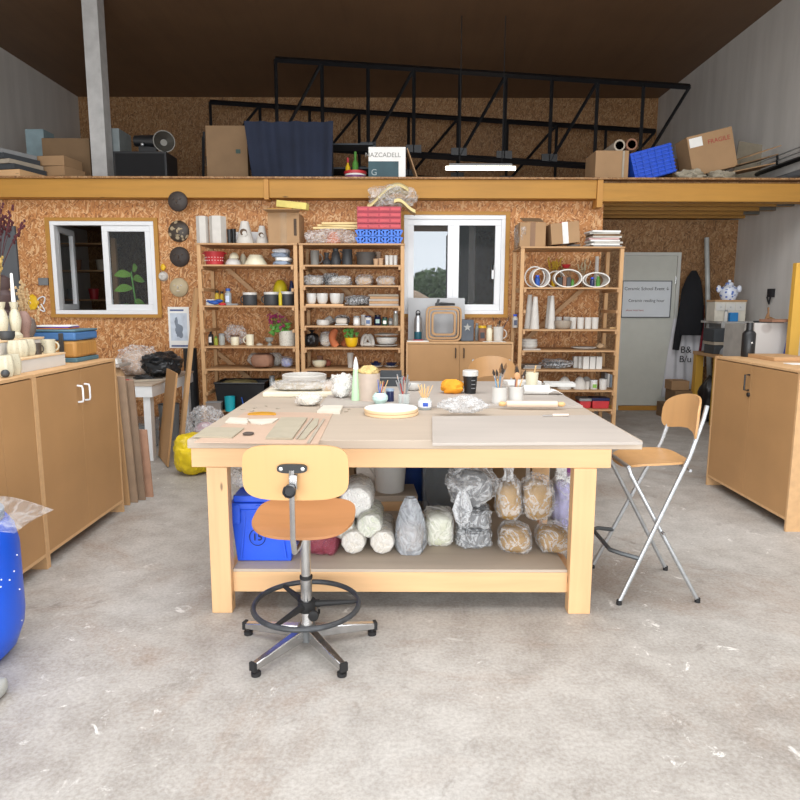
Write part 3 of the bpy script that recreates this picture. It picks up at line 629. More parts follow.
bar_chair('folding plywood bar chair right of the work table', (1.39, 3.54, 0), -PI/2)
bar_chair('folding plywood bar chair behind the work table', (X(494, 5.95, 1), 5.93, 0), 0)
# ================================================================ MDF cabinets
def cabinet(label, loc, rz, w_, d_, h_, hand, doors=2, pl=.08, swap=False, group='mdf cupboards'):
    """front faces local -y, x from 0 to w_"""
    t = T('cupboard', label, 'cupboard', loc, rz, group=group); e = .02
    part('side_panel', MB().box(0, e, 0, d_, 0, h_-e), MDFE, t); part('side_panel', MB().box(w_-e, w_, 0, d_, 0, h_-e), MDFE, t); part('body', MB().box(e, w_-e, d_-.01, d_, pl, h_-e).box(e, w_-e, .001, d_-.01, pl, pl+e), MDFE, t)
    part('top_panel', MB().box(0, w_, 0, d_, h_-e+.0005, h_), MDFE, t, bevel=.002)
    dw_ = (w_-2*e)/2
    for k in range(2):
        x0 = e+.002+k*dw_; dr = part('door', MB().box(x0, x0+dw_-.003, .002, .02, pl+.004, h_-e-.006 if not swap else h_-e-.012), MDF, t, bevel=.001)
        xh = x0+dw_-.05 if k == 0 else x0+.045
        zt = h_-.13 if hand != 'black' else h_-.07
        if hand == 'black1':
            if k == 0: zt = h_-.1; part('handle', MB().tube([(x0+dw_-.03, .001, zt), (x0+dw_-.03, -.035, zt), (x0+dw_-.03, -.035, zt-.12), (x0+dw_-.03, .001, zt-.12)], .007, 8), BLK, dr); part('lock', MB().lathe([(0, 0), (.018, 0), (.016, .012), (0, .012)], (x0+dw_-.02, 0, zt-.155), rot=(PI/2, 0, 0), n=16), BLK, dr)
        elif hand:
            m = PVC if hand == 'white' else BLK; L = .11
            part('handle', MB().tube([(xh, .001, zt), (xh, -.03, zt-.004), (xh, -.034, zt-.02), (xh, -.034, zt-L+.02), (xh, -.03, zt-L+.004), (xh, .001, zt-L)], .0065, 8), m, dr)
    part('plinth', MB().box(e, w_-e, d_-.05, d_-.03, 0, pl-.001), MDF, t)
    return t
CH = 1.185
# left cabinets: front faces +x, so rotate +90
cabinet('mdf cupboard with white handles by the white side table', (-2.13, 3.76, 0), PI/2, 1.09, .55, CH, 'white')
cabinet('mdf cupboard at the left edge behind the blue drum', (-2.13, 3.08, 0), PI/2, .677, .55, CH, None)
cabinet('mdf cupboard on the right with one black handle and a lock', (2.74, 5.65, 0), -PI/2, 1.22, .62, 1.15, 'black1')
cz = Z(342, 7.5)
cw = X(513, 7.5, 1)-X(406, 7.5, 1)
cabinet('mdf cupboard under the right window between the racks', (X(406, 7.5, 1), 7.5, 0), 0, cw, .5, cz, 'black')
# ================================================================ racks
def rack(label, p0, p1, ytop, levels, rails, Yf=7.45, Yk=8.0, brace=(1,), rear_open=False):
    zt = Z(ytop, Yf); x0, x1 = X(p0, Yf, 1.5), X(p1, Yf, 1.5); s_ = .042
    t = T('shelving_rack', label, 'shelf rack', (x0, Yf, 0), group='timber pottery racks'); w_ = x1-x0; d_ = Yk-Yf-.005
    for x in (0, w_-s_):
        for y in (0, d_-s_): part('post', MB().box(x, x+s_, y, y+s_, 0, zt-.02), RACKZ, t, bevel=.002)
    part('top_board', MB().box(-.005, w_+.005, -.01, d_, zt-.019, zt), RACKX, t, bevel=.002)
    out = {'A': zt}
    for k, py in levels.items():
        z = Z(py, Yf); out[k] = z; part('shelf_board', MB().box(s_+.001, w_-s_-.001, -.004, d_, z-.018, z), RACKX, t)
    for py in rails:
        z = Z(py, Yf)-.019
        for x in (s_+.0005, w_-s_-.0255): part('shelf_rail', MB().box(x, x+.025, -.03, d_, z-.035, z), RACKY, t)
    zz = [(Z(b_[1], Yk), Z(b_[3], Yk), X(b_[0], Yk, 1.5)-x0, X(b_[2], Yk, 1.5)-x0) for b_ in brace]
    for za, zb_, xa, xb in zz:
        L = math.hypot(xb-xa, zb_-za); a = math.atan2(zb_-za, xb-xa)
        part('diagonal_brace', MB().ob(((xa+xb)/2, d_+.0-.012, (za+zb_)/2), (L, .02, .05), (0, -a, 0)), RACKX, t)
    return t, out
_, LA = rack('tall timber rack of pots left of its joined twin', 199, 298, 243.5, dict(B=265, C=306, D=347, E=369.5, F=411), (265, 287, 306, 328, 347, 369.5, 391, 411), brace=((228, 268, 290, 325), (215, 352, 255, 385)))
_, LM = rack('tall timber rack in the middle topped with red crates', 300, 404, 243.5, dict(B=265, C=285.5, D=306, E=326, F=348, G=369.5, H=391, I=411), (265, 285.5, 306, 326, 348, 369.5, 391, 411), brace=((320, 268, 385, 325),))
_, LR = rack('timber rack right of the right window beside the doorway', 519, 621, 246, dict(B=287, C=329, D=350, E=369.5, F=390, G=409), (287, 308, 329, 350, 369.5, 390, 409), brace=((525, 340, 590, 280),))
# ================================================================ things on the racks
YS = 7.68
def S(zs, p0, p1, yt, Y=YS):
    x, w_, h_ = slot(p0, p1, yt, zs, Y); return (x, Y, zs+.001), w_, max(h_, .012)
def potl(name, label, cat, zs, p0, p1, yt, prof, m, Y=YS, group=None, **kw):
    l, w_, h_ = S(zs, p0, p1, yt, Y); return vessel(name, label, cat, l, prof(w_/2, h_), m, group, **kw)
cupf = lambda r, h: cupp(r, r*.85, h, .005)
bowlf = lambda r, h: bowlp(r, h)
def jar(label, zs, p0, p1, yt, body, lid, Y=YS, group=None, lab=None, name='jar', cat='jar', neck=.62):
    l, w_, h_ = S(zs, p0, p1, yt, Y); r = w_/2; t = T(name, label, cat, l, group=group)
    part('body', MB().lathe([(0, 0), (r*.9, 0), (r, .008), (r, h_*.7), (r*neck, h_*.8), (r*neck, h_*.84), (0, h_*.84)]), body, t)
    part('lid', MB().lathe([(0, h_*.845), (r*neck*1.12, h_*.845), (r*neck*1.12, h_), (0, h_)]), lid, t)
    if lab: part('paper_label', MB().ob((0, -r*.99, h_*.38), (r*1.1, .006, h_*.38)), lab, t)
    return t
# --- left rack, top
z = LA['A']
def facet(label, p0, p1, yt, twist):
    l, w_, h_ = S(z, p0, p1, yt); r = w_*.52
    vs = [(r*math.cos(PI/3*k+twist), r*math.sin(PI/3*k+twist)) for k in range(6)]
    b = MB().prism(vs, 0, h_-.002); b.prism([(x*.9, y*.9) for x, y in vs], h_-.002, h_)
    return solo('faceted_vase', label, 'vase', b, WHM, l, group='white faceted vases', ang=20)
facet('narrower white faceted vase at the left end of the left rack top', 197, 208.5, 217, .3); facet('wider white faceted vase beside the narrower one on left rack', 210, 226, 217, .1)
for p0, p1, yt, la, Y in ((227, 232, 230, 'black cup nearer the white vases', YS), (231, 236, 229.5, 'black cup nearer the cone vases', YS+.09)):
    potl('cup', la+' on left rack top', 'cup', z, p0, p1, yt, cupf, BLK, Y, group='black cups on the left rack')
solo('white_tray', 'white folded tray standing behind the cone vases', 'tray', MB().box(-.2, .2, -.01, .01, 0, .17), PVC, (X(246, 7.93, z), 7.93, z+.001), bevel=.003)
for p0, p1, yt, la in ((236, 254, 222, 'larger white cone vase with a round hole'), (255.5, 268.5, 226.5, 'smaller white cone vase with a round hole')):
    l, w_, h_ = S(z, p0, p1, yt); r = w_/2; t = T('cone_vase', la, 'vase', l, group='white cone vases with holes')
    part('body', MB().lathe([(0, 0), (r, 0), (r*.98, .01), (r*.42, h_), (r*.36, h_), (r*.8, .03), (0, .03)], n=36), WHM, t)
    rr = r*.42; hz = h_*.5; yy = -r*.72
    part('hole_rim', MB().tube([(rr*math.cos(2*PI*i/24), yy-.012*math.sin(2*PI*i/24)*-1, hz+rr*math.sin(2*PI*i/24)) for i in range(24)], .006, 6, True), WHM, t)
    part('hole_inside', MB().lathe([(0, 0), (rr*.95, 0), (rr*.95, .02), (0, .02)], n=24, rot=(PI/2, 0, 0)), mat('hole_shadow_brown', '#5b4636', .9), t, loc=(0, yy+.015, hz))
    part('hole_back', MB().lathe([(0, 0), (rr*.55, 0), (rr*.55, .004), (0, .004)], n=20, rot=(PI/2, 0, 0)), WHM, t, loc=(rr*.25, yy-.004, hz-rr*.15))
def carton(label, loc, size, rz=0, m=CARD, tape=None, rot=None, flap=False, group=None, cat='box', name='cardboard_box'):
    sx, sy, sz = size; t = T(name, label, cat, loc, rz, group, rot)
    part('carton', MB().box(-sx/2, sx/2, -sy/2, sy/2, 0, sz), m, t, bevel=.004)
    if tape: part('tape', MB().box(-sx*.1, sx*.1, -sy/2-.002, sy/2+.002, -.001, sz+.002), tape, t)
    if flap: part('flap', MB().add([(-sx/2, -sy/2, sz), (sx/2, -sy/2, sz), (sx/2+.03, -sy/2-.1, sz+.02), (-sx/2-.03, -sy/2-.1, sz+.02), (-sx/2, -sy/2, sz+.006), (sx/2, -sy/2, sz+.006), (sx/2+.03, -sy/2-.1, sz+.026), (-sx/2-.03, -sy/2-.1, sz+.026)], [(0, 1, 2, 3), (7, 6, 5, 4), (0, 4, 5, 1), (1, 5, 6, 2), (2, 6, 7, 3), (3, 7, 4, 0)]), m, t)
    return t
l, w_, h_ = S(z, 268, 299, 213, 7.46); bx = carton('brown cardboard box with an open flap on left rack top', (l[0], 7.66, l[2]), (w_, .4, h_), flap=True, tape=mat('clear_brown_tape', '#94734a', .3))
part('printed_mark', MB().box(w_*.33, w_*.42, -.204, -.2005, h_*.25, h_*.8), mat('carton_ink', '#4a3a2c', .8), bx)
zt = l[2]+h_+.008
solo('timber_offcut', 'orange brown timber block on top of the open cardboard box', 'timber', MB().box(-.14, .14, -.1, .1, 0, .06), BEAM, (X(281, 7.66, zt), 7.68, zt), rz=-.1, bevel=.003)
solo('foam_block', 'pale yellow foam strip lying across the cardboard box', 'foam', MB().box(-.18, .18, -.05, .05, 0, .075), mat('yellow_foam', '#d8c874', .9), (X(292, 7.66, zt), 7.66, zt+.062), rot=(0, .12, -.2), bevel=.004)
# B
z = LA['B']
l, w_, h_ = S(z, 204, 225, 252.5); r = w_/2; t = T('colander', 'red enamel colander on the upper shelf of the left rack', 'colander', l)
part('bowl', MB().lathe([(0, 0), (r*.8, 0), (r*.92, h_*.8), (r, h_*.95), (r, h_), (r*.88, h_), (r*.76, .01), (0, .01)], n=32), RED, t)
for s_ in (-1, 1): part('handle', MB().tube([(s_*r*.93, -.03, h_*.85), (s_*r*1.15, 0, h_*.9), (s_*r*.93, .03, h_*.85)], .006, 6), RED, t)
hm = MB()
for i in range(18): a = PI*1.1+PI*.8*(i % 9)/8; hm.blob((r*.885*math.cos(a), r*.885*math.sin(a), h_*(.35+.22*(i//9))), (.006, .006, .006), 1, 0, flat=None, nu=6, nv=4)
part('holes', hm, PAPER, t)
potl('bowl', 'white bowl upside down beside the red colander', 'bowl', z, 225, 241, 258, lambda r, h: domep(r, h), WHT, group='upturned bowls')
l, w_, h_ = S(z, 229, 239, 253.5); l2 = S(z, 229, 239, 258)[0]; vessel('bowl', 'small cream bowl stacked on upturned white bowl', 'bowl', (l[0], YS, z+S(z, 225, 241, 258)[2]-.012), domep(w_/2, .07), CRM)
potl('bowl', 'small cream bowl at the back between white bowl and large cream dish', 'bowl', z, 239, 247, 254, domep, CRM, 7.85)
potl('dish', 'wide cream dish upside down on the upper shelf of left rack', 'dish', z, 244, 267, 255.5, lambda r, h: [(0, 0), (r, 0), (r*.98, h*.15), (r*.6, h*.9), (r*.55, h), (0, h)], CRM)
l, w_, h_ = S(z, 270, 294, 250); t = T('folded_cloth', 'folded blue and white cloths at right end of upper shelf', 'cloth', l)
for k in range(4): part('fold', MB().blob((.02*math.sin(k*2), 0, h_*(.13+.25*k)), (w_*.34, .12, h_*.15), k, .15, 2, cr=.06, e=.6, flat=None), [mat('blue_grey_cloth', '#8e9cb0', .95), PAPER, mat('blue_grey_cloth', '#8e9cb0', .95), mat('pale_cloth', '#d0d3d8', .95)][k], t)
# C
z = LA['C']
solo('small_box', 'small white box at the left end of the pots shelf', 'box', MB().box(-.045, .045, -.05, .05, 0, .07), PAPER, (X(209.5, YS, z), YS+.06, z+.001), bevel=.004)
t = T('spring_clamp', 'blue plastic clamp lying beside the small white box', 'clamp', (X(215, 7.58, z), 7.56, z+.001)); part('jaw', MB().blob((0, 0, .03), (.09, .03, .022), 3, .3, 3, rot=(0, .2, .3)), mat('deep_blue_plastic', '#1f4fa0', .5), t); part('grip', MB().blob((.05, 0, .05), (.045, .025, .02), 4, .2, 2, flat=None), mat('deep_blue_plastic', '#1f4fa0', .5), t)
jar('jar with yellow label and dark lid behind the blue clamp', z, 215, 219.5, 291, mat('yellow_label', '#c9a92c', .5), BLK, 7.8, 'yellow labelled jars'); jar('jar with yellow label, right one of the yellow pair', z, 220, 224, 292, mat('yellow_label', '#c9a92c', .5), BLK, 7.8, 'yellow labelled jars')
jar('glass jar with a blue and white label on the left rack', z, 225, 231.5, 289, mat('jar_grey', '#9fa6a8', .2), mat('blue_lid', '#3a62b0', .4), lab=mat('white_blue_label', '#cdd8ea', .5))
solo('sponge', 'small red sponge in front of the blue labelled jar', 'sponge', MB().blob((0, 0, .015), (.04, .03, .016), 1, .2, e=.7), RED, (X(222, 7.5, z), 7.51, z+.001))
for i, (p, c_) in enumerate(((230, GRY), (235, STL), (239, mat('brown_tool', '#6a5140', .7)))): solo('small_tool', 'small grey tool lying before the dark pots', 'tool', MB().ob((0, 0, .012), (.07, .02, .02)), c_, (X(p, 7.55, z), 7.53+.03*i, z+.001), rz=i*.7, group='small tools on the left rack')
for i, (p0, p1) in enumerate(((243, 257), (264, 279), (280.5, 293.5))):
    l, w_, h_ = S(z, p0, p1, 293-i*.5); r = w_/2; t = T('plant_pot', ('dark charcoal pot with white rim, left of its row', 'dark charcoal pot with white rim, in the middle of its row', 'dark charcoal pot with white rim at the right post')[i], 'pot', l, group='charcoal pots with white rims')
    part('body', MB().lathe([(0, 0), (r*.93, 0), (r, .01), (r, h_*.82), (0, h_*.82)]), DGY, t)
    part('rim', MB().lathe([(r*.8, h_*.821), (r*1.01, h_*.821), (r*1.01, h_), (r*.9, h_), (r*.85, h_*.9)]), WHT, t); part('handle', handle_mb(r, h_*.5, h_*.2, .007, -1), DGY, t)
potl('egg_ornament', 'tall yellow egg shaped pot behind the charcoal pots', 'pot', z, 273, 288, 280, lambda r, h: [(0, 0)]+[(r*math.sin(PI*(.12+.88*i/14))**.8 if i < 14 else 0, h*(1-math.cos(PI*i/14))/2) for i in range(1, 15)], mat('acid_yellow', '#c9b520', .4), 7.87)
jar('small yellow bottle between two charcoal pots', z, 278.5, 282, 289, mat('acid_yellow', '#c9b520', .4), mat('acid_yellow', '#c9b520', .4), 7.55, name='bottle', cat='bottle', neck=.4)
potl('vase', 'dark blue rounded vase at the back of the pots shelf', 'vase', z, 288.5, 295, 281, lambda r, h: [(0, 0), (r*.7, 0), (r, h*.5), (r*.5, h*.9), (r*.3, h), (0, h)], DGLS, 7.87)
# D
z = LA['D']
jar('black bottle with white label at left end of its shelf', z, 208.5, 213.5, 331, BLK, BLK, lab=PAPER, name='bottle', cat='bottle', neck=.4)
jar('green yellow bottle next to the black bottle', z, 214, 218, 337, mat('olive_yellow', '#9aa03c', .4), GREEN, name='bottle', cat='bottle', neck=.5)
jar('grey jar with a flat lid on the left rack', z, 219, 225, 334, mat('jar_grey2', '#9da09a', .4), GRY, neck=.9)
jar('cream jar with brown lid on the left rack', z, 231, 239, 335.5, CRM, mat('brown_lid', '#5c4334', .5), neck=.95)
bagged('collapsed clear plastic bag behind the cream jar', (X(236, 7.84, z), 7.84, z), (.12, .05, .12), None, FILM, 31, crin=.2)
l, w_, h_ = S(z, 246, 254, 335); mug('cream mug with dark foot on the left rack', l, w_/2, h_, CRM, side=-1)
potl('bowl', 'little glass bowl on a foot beside the flower pot', 'bowl', z, 265, 274, 338, lambda r, h: [(0, 0), (r*.6, 0), (r*.25, h*.3), (r*.8, h*.55), (r, h), (r*.9, h), (r*.6, h*.6), (0, h*.5)], mat('glass_grey', '#8f908a', .2))
potl('stone', 'small flat grey lump beside the glass bowl', 'clay lump', z, 256, 263, 343.5, domep, CLAY)
l, w_, h_ = S(z, 279, 295.5, 331); r = w_/2; t = T('flower_pot', 'white speckled stoneware pot holding magenta flowers', 'plant pot', l)
part('pot', MB().lathe(cupp(r, r*.93, h_, .008)), speckle('speckled_stoneware', '#cdc9bd', '#9a9488', 50, .2), t)
q = random.Random(4); st_ = MB(); fl_ = MB(); lf_ = MB()
for i in range(26):
    a = q.uniform(PI*.55, PI*1.25); e = Vector((-.02-q.random()*.2, q.uniform(-.1, .08), h_+.02+q.random()*.16)); st_.tube([(0, 0, h_*.7), Vector((e.x*.35, e.y*.4, h_+.04)), e], .002, 4)
    for k in range(5): fl_.blob(e+Vector((q.gauss(0, .014), q.gauss(0, .012), q.gauss(0, .012))), (.010, .010, .008), k, .3, flat=None, nu=6, nv=4)
for i in range(34):
    c = Vector((q.uniform(-.2, .03), q.uniform(-.1, .05), h_+q.uniform(-.04, .08))); a = q.random()*6; e1 = Vector((math.cos(a)*.04, .01, math.sin(a)*.03)); e2 = e1.cross(Vector((0, 1, .3))).normalized()*.017
    lf_.add([c-e1, c+e2, c+e1, c-e2, c+Vector((0, .002, 0))], [(0, 1, 2, 3), (3, 2, 1, 4), ])
part('stems', st_, GREEN, t); part('flowers', fl_, mat('magenta_petals', '#a32a66', .7, var=.3, scale=30), t); part('leaves', lf_, GREEN, t)
# E
z = LA['E']
solo('clay_block', 'brown round wrapped clay block on the lower left shelf', 'clay block', MB().blob((0, 0, .085), (.125, .14, .085), 3, .12, 2, cr=.05, e=.6), BROWNB, (X(263, 7.62, z), 7.62, z+.001))
bagged('milky bag of clay lying behind the brown block', (X(257, 7.85, z), 7.86, z), (.11, .08, .075), LCLAY, FILMW, 34); bagged('bag of pale clay right behind the brown block', (X(275, 7.85, z), 7.86, z), (.09, .08, .08), LCLAY, FILMW, 35)
bagged('blue printed plastic bag at the right end of lower left shelf', (X(287, YS, z), YS, z), (.07, .08, .065), mat('blue_white_print', '#8d95c4', .6, var=.4, scale=20), FILM, 36)
# F
z = LA['F']
t = T('tub', 'big black rubber tub with lumps of clay inside', 'tub', (-1.87, 7.72, z+.001)); hw_ = .29; hz = Z(383, 7.6)-z
part('tub_body', MB().box(-hw_+.03, hw_-.03, -.19, .2, 0, .012).add([(-hw_+.03, -.19, .012), (hw_-.03, -.19, .012), (hw_-.03, .2, .012), (-hw_+.03, .2, .012), (-hw_, -.22, hz), (hw_, -.22, hz), (hw_, .23, hz), (-hw_, .23, hz)], [(0, 1, 5, 4), (1, 2, 6, 5), (2, 3, 7, 6), (3, 0, 4, 7)]), BLK, t)
part('rim', MB().tube([(-hw_, -.22, hz), (hw_, -.22, hz), (hw_, .23, hz), (-hw_, .23, hz)], .012, 6, True), BLK, t)
part('clay_fill', MB().blob((-.05, 0, hz-.02), (hw_*.7, .17, .04), 5, .3, 3), mat('olive_cream', '#a89c6c', .9), t)
l, w_, h_ = S(z, 209, 224, 399, 7.5); l = (l[0], 7.43, l[2])
z2 = Z(411, 7.35); frontboard = None
t = T('tray', 'grey plastic tray in front of the black tub', 'tray', (l[0], 7.42, z+.001)); part('body', MB().box(-.08, .08, -.035, .05, 0, .1, .006), mat('tray_grey', '#8d837c', .6), t); part('rim', MB().box(-.09, .09, -.044, .058, .101, .108), GRY, t)
l, w_, h_ = S(z, 224, 236, 396, 7.42); potl('pot', 'turquoise round container on the bottom shelf of left rack', 'pot', z, 225, 235.5, 397, lambda r, h: cupp(r, r*.9, h, .005), TEAL, 7.42)
solo('blue_tool', 'blue plastic scoop lying right of turquoise container', 'scoop', MB().ob((0, 0, .02), (.1, .05, .02)).cyl((.03, 0, .02), (.0, 0, .16), .007), mat('deep_blue_plastic', '#1f4fa0', .5), (X(242, 7.42, z), 7.42, z+.001))
t = T('crate', 'black storage crate right of the big black tub', 'crate', (X(282, 7.7, z), 7.7, z+.001)); part('crate_body', MB().box(-.14, .14, -.2, .2, 0, .2), BLK, t, bevel=.006); part('crate_lid', MB().box(-.145, .145, -.205, .205, .2005, .215), BLK, t)
zc = z+.217
jar('clear jar standing on the black crate', zc, 269.5, 275, 376, mat('jar_grey', '#9fa6a8', .2), GRY, 7.62, neck=.85)
jar('white bottle with pink band on the black crate', zc, 270, 275.5, 384, WHT, PVC, 7.5, lab=mat('pink_band', '#c4587a', .5), name='bottle', cat='bottle', neck=.5)
l, w_, h_ = S(zc, 276, 294, 377, 7.7); t = T('tool_box', 'yellow plastic tool box on the black crate', 'tool box', l); h_ = .1
part('box', MB().box(-.095, .095, -.1, .1, 0, h_), YEL, t, bevel=.006); part('lid', MB().box(-.097, .097, -.102, .102, h_+.001, h_+.03), mat('yellow_dark', '#b98d14', .5), t, bevel=.005); part('latch', MB().box(-.03, .03, -.115, -.103, h_*.5, h_+.02), BLK, t)
# --- middle rack, top
z = LM['A']
bagged('clear plastic bag with terracotta piece on middle rack top', (X(331, 7.62, z), 7.64, z), (.29, .15, .085), None, FILM, 41, crin=.2, e=.7)
solo('terracotta_pot', 'terracotta cone inside the clear bag on middle rack', 'pot', MB().lathe([(0, 0), (.1, 0), (.05, .14), (0, .14)]), TERR, (X(333, 7.66, z), 7.66, z+.002))
for i, (dz, rz, a) in enumerate(((0, .03, .0), (.027, -.1, .02), (.054, .12, -.02))): solo('timber_strip', ('pale timber slat lowest on the clear bag', 'pale timber slat in the middle of three on clear bag', 'pale timber slat topmost on the clear bag')[i], 'timber', MB().ob((0, 0, .012), (.52-.05*i, .07, .022)), wood('pale_slat', '#ddc48c', 'x', .12), (X(336+2*i, 7.64, z), 7.64, z+.172+dz), rot=(0, a, rz), group='timber slats on the clear bag')
cx0, cx1 = X(357.5, 7.6, z), X(400.5, 7.6, z); cw_ = cx1-cx0; ht = Z(206, 7.45)-z; hb = Z(229, 7.45)-z
def crate(label, zc, h, m, n, blue=False):
    t = T('stacking_crate', label, 'crate', ((cx0+cx1)/2, 7.68, zc), group='plastic crates stacked on the middle rack'); a = cw_/2; d_ = .2
    b = MB().box(-a, a, -d_+.014, d_-.01, .001, .012).box(-a, a, d_-.01, d_, .001, h-.004).box(-a, -a+.01, -d_+.014, d_-.011, .013, h-.004).box(a-.01, a, -d_+.014, d_-.011, .013, h-.004)
    if blue:
        b.box(-a, a, -d_, -d_+.013, .001, .018).box(-a, a, -d_, -d_+.013, h-.02, h-.004)
        for k in range(7):
            xx = -a+cw_*(k+.5)/7; b.prism([(xx-.012, -d_), (xx+.012, -d_), (xx+.012, -d_+.013), (xx-.012, -d_+.013)], .018, h-.02)
            if k % 2 == 0: b.ob((xx+cw_/14, -d_+.006, h*.5), (.02, .012, h*.85), (0, .5, 0)).ob((xx+cw_/14*-1, -d_+.006, h*.5), (.02, .012, h*.85), (0, -.5, 0))
    else: b.box(-a, a, -d_, -d_+.013, .001, h-.004)
    part('crate_body', b, m, t, bevel=0)
    if not blue:
        r_ = MB()
        for k in range(4): r_.box(-a+cw_*(k+.08)/4, -a+cw_*(k+.92)/4, -d_-.006, -d_-.0005, h*.25, h*.7)
        part('raised_panel', r_, mat('crate_red_light', '#c24850', .5), t)
    return t
CB = mat('crate_blue', '#2f6fd6', .4); CR = mat('crate_red', '#a62a3e', .45)
hb2 = hb/2
crate('bright blue open sided crate at the bottom of the crate stack', z+.001, hb2, CB, 7, True); crate('blue open sided crate just under the red crates', z+.001+hb2, hb2, CB, 7, True)
for k in range(4): crate(('red crate lowest of the four red ones', 'red crate second from the bottom of the red ones', 'red crate third from the bottom of the red ones', 'red crate topmost of the stack under the yellowish bag')[k], z+.002+hb+k*(ht-hb)/4, (ht-hb)/4, CR, 4)
t = T('plastic_bag', 'clear bag of yellowish foam sheets lying on the red crates', 'bag', (X(392, 7.7, z), 7.68, z+ht+.004))
YF = mat('cream_foam', '#cdbb86', .9)
part('foam_sheet', MB().sheet(lambda u, v: (-.28+.46*u, -.12+.24*v, .02+.26*max(0, math.sin(u*2.2-.1))**1.2-.04*u+.03*math.sin(v*5)), 18, 6, .03), YF, t)
part('foam_sheet', MB().sheet(lambda u, v: (.02+.24*u, -.19+.24*v, .05+.02*math.sin(u*6)-.17*u*u*.6+.02), 12, 6, .035), mat('cream_foam2', '#d8c68f', .9), t)
part('film', MB().blob((.0, 0, .13), (.29, .17, .135), 14, .35, 2, cr=.2, cf=4), FILM, t)
# B
z = LM['B']
GM = mat('matt_grey_glaze', '#87857f', .6)
l, w_, h_ = S(z, 310, 319, 251); mug('grey mug at left end of the upper middle shelf', l, w_/2, h_, GM, rz=.3)
potl('bottle', 'squat dark glazed little pot beside the grey mug', 'pot', z, 322, 331, 253, lambda r, h: [(0, 0), (r*.8, 0), (r, h*.3), (r*.4, h*.6), (r*.6, h), (r*.4, h), (0, h*.6)], DGY)
l, w_, h_ = S(z, 330.5, 340.5, 249); t = T('jug', 'charcoal jug with handle on the upper middle shelf', 'jug', l); r = w_/2
part('body', MB().lathe([(0, 0), (r*.9, 0), (r, h_*.3), (r*.75, h_*.75), (r*.55, h_*.85), (r*.6, h_), (r*.5, h_), (r*.45, h_*.86), (0, h_*.8)]), DGY, t); part('handle', handle_mb(r*.85, h_*.55, h_*.3, .007), DGY, t)
potl('canister', 'tall charcoal cylinder right of the charcoal jug', 'canister', z, 342, 352, 249.5, lambda r, h: [(0, 0), (r, 0), (r, h*.97), (r*.95, h), (0, h)], DGY)
l, w_, h_ = S(z, 356, 375, 252.5); t = T('casserole', 'dark grey oval pot with side handles', 'pot', l); r = w_/2
part('body', MB().lathe([(0, 0), (r*.8, 0), (r*.92, .02), (r, h_*.85), (r*1.02, h_), (r*.92, h_), (r*.85, .03), (0, .02)], n=32, sy=.7), mat('dark_taupe', '#4f4a46', .6), t)
for s_ in (-1, 1): part('handle', MB().tube([(s_*r*.95, -.03, h_*.8), (s_*r*1.13, 0, h_*.8), (s_*r*.95, .03, h_*.8)], .007, 6), mat('dark_taupe', '#4f4a46', .6), t)
potl('beaker', 'pinkish clay beaker behind the grey oval pot', 'cup', z, 375, 380.5, 252, cupf, mat('pinkish_clay', '#b09a88', .8), 7.85)
for i, (p, yt) in enumerate(((375.5, 259), (380.5, 258.5))): potl('cup', ('small tan clay cup nearest the grey oval pot', 'small tan clay cup next to the white cups')[i], 'cup', z, p-2.5, p+2.5, yt, cupf, mat('tan_biscuit', '#b99878', .8), 7.55, group='tan clay cups')
for i, p in enumerate((386.5, 390.7, 395)): potl('cup', ('small white cup, left one at right end of shelf', 'small white cup, middle one at right end of shelf', 'small white cup closest to the right post')[i], 'cup', z, p-2.1, p+2.1, 255.5, cupf, WHT, 7.6, group='small white cups')
# C wrapped slabs
z = LM['C']
for i, (p, pw, m, Y, hh_, lab) in enumerate(((314, 10, CLAY, 7.66, .07, 'silvery wrapped clay slab at left end of middle rack shelf'), (331, 8, DGY, 7.8, .085, 'dark slab wrapped in plastic behind the silvery ones'), (340, 12, CLAY, 7.6, .06, 'silvery wrapped clay slab in the middle of its shelf'), (364, 9.5, mat('tan_clay', '#b79a78', .85), 7.68, .07, 'tan clay wrapped in clear plastic left of its twin'), (386, 10, mat('tan_clay', '#b79a78', .85), 7.68, .065, 'tan clay wrapped in clear plastic at the right post'))):
    bagged(lab, (X(p, Y, z), Y, z), (pw*.0108, .1, hh_*.9), m, FILMS if i < 3 else FILM, 50+i, crin=.22, e=.6, group='plastic wrapped slabs')
# D
z = LM['D']
solo('board', 'thin pale board under the white tea bowls', 'board', MB().box(X(307, 7.6, z), X(344, 7.6, z), 7.47, 7.8, 0, .018), PINE, (0, 0, z+.001)); zb2 = z+.02
for i, (p0, p1, Y) in enumerate(((306.5, 316.5, 7.56), (316.5, 328, 7.56), (329.5, 341, 7.56), (334, 344, 7.7))): potl('tea_bowl', ('white tea bowl at left end of the pale board', 'white tea bowl second from the left on the pale board', 'white tea bowl third from the left on the pale board', 'white tea bowl half hidden behind the third one')[i], 'bowl', zb2, p0, p1, 293.5, lambda r, h: bowlp(r, h*.97, .005, .55), WHT, Y, group='white tea bowls')
l, w_, h_ = S(z, 345, 369, 295.5); bagged('dark wrinkled plastic wrapped dish on the middle rack', l, (w_/2, .13, h_*.5), DGY, FILMS, 61, crin=.25, e=.7)
for k in range(5): solo('wooden_board', ('bottom', 'second', 'middle', 'fourth', 'top')[k]+' board of the little stack beside wrapped dish', 'board', MB().box(-.175+.01*(k % 2), .165, -.12, .12, 0, .024), [PLYG, RACKX, PLYG, RACKX, CLAY][k], (X(384, YS, z), YS, z+.001+k*.027), rz=(.03, -.04, .02, .05, -.03)[k], group='boards stacked on the middle rack')
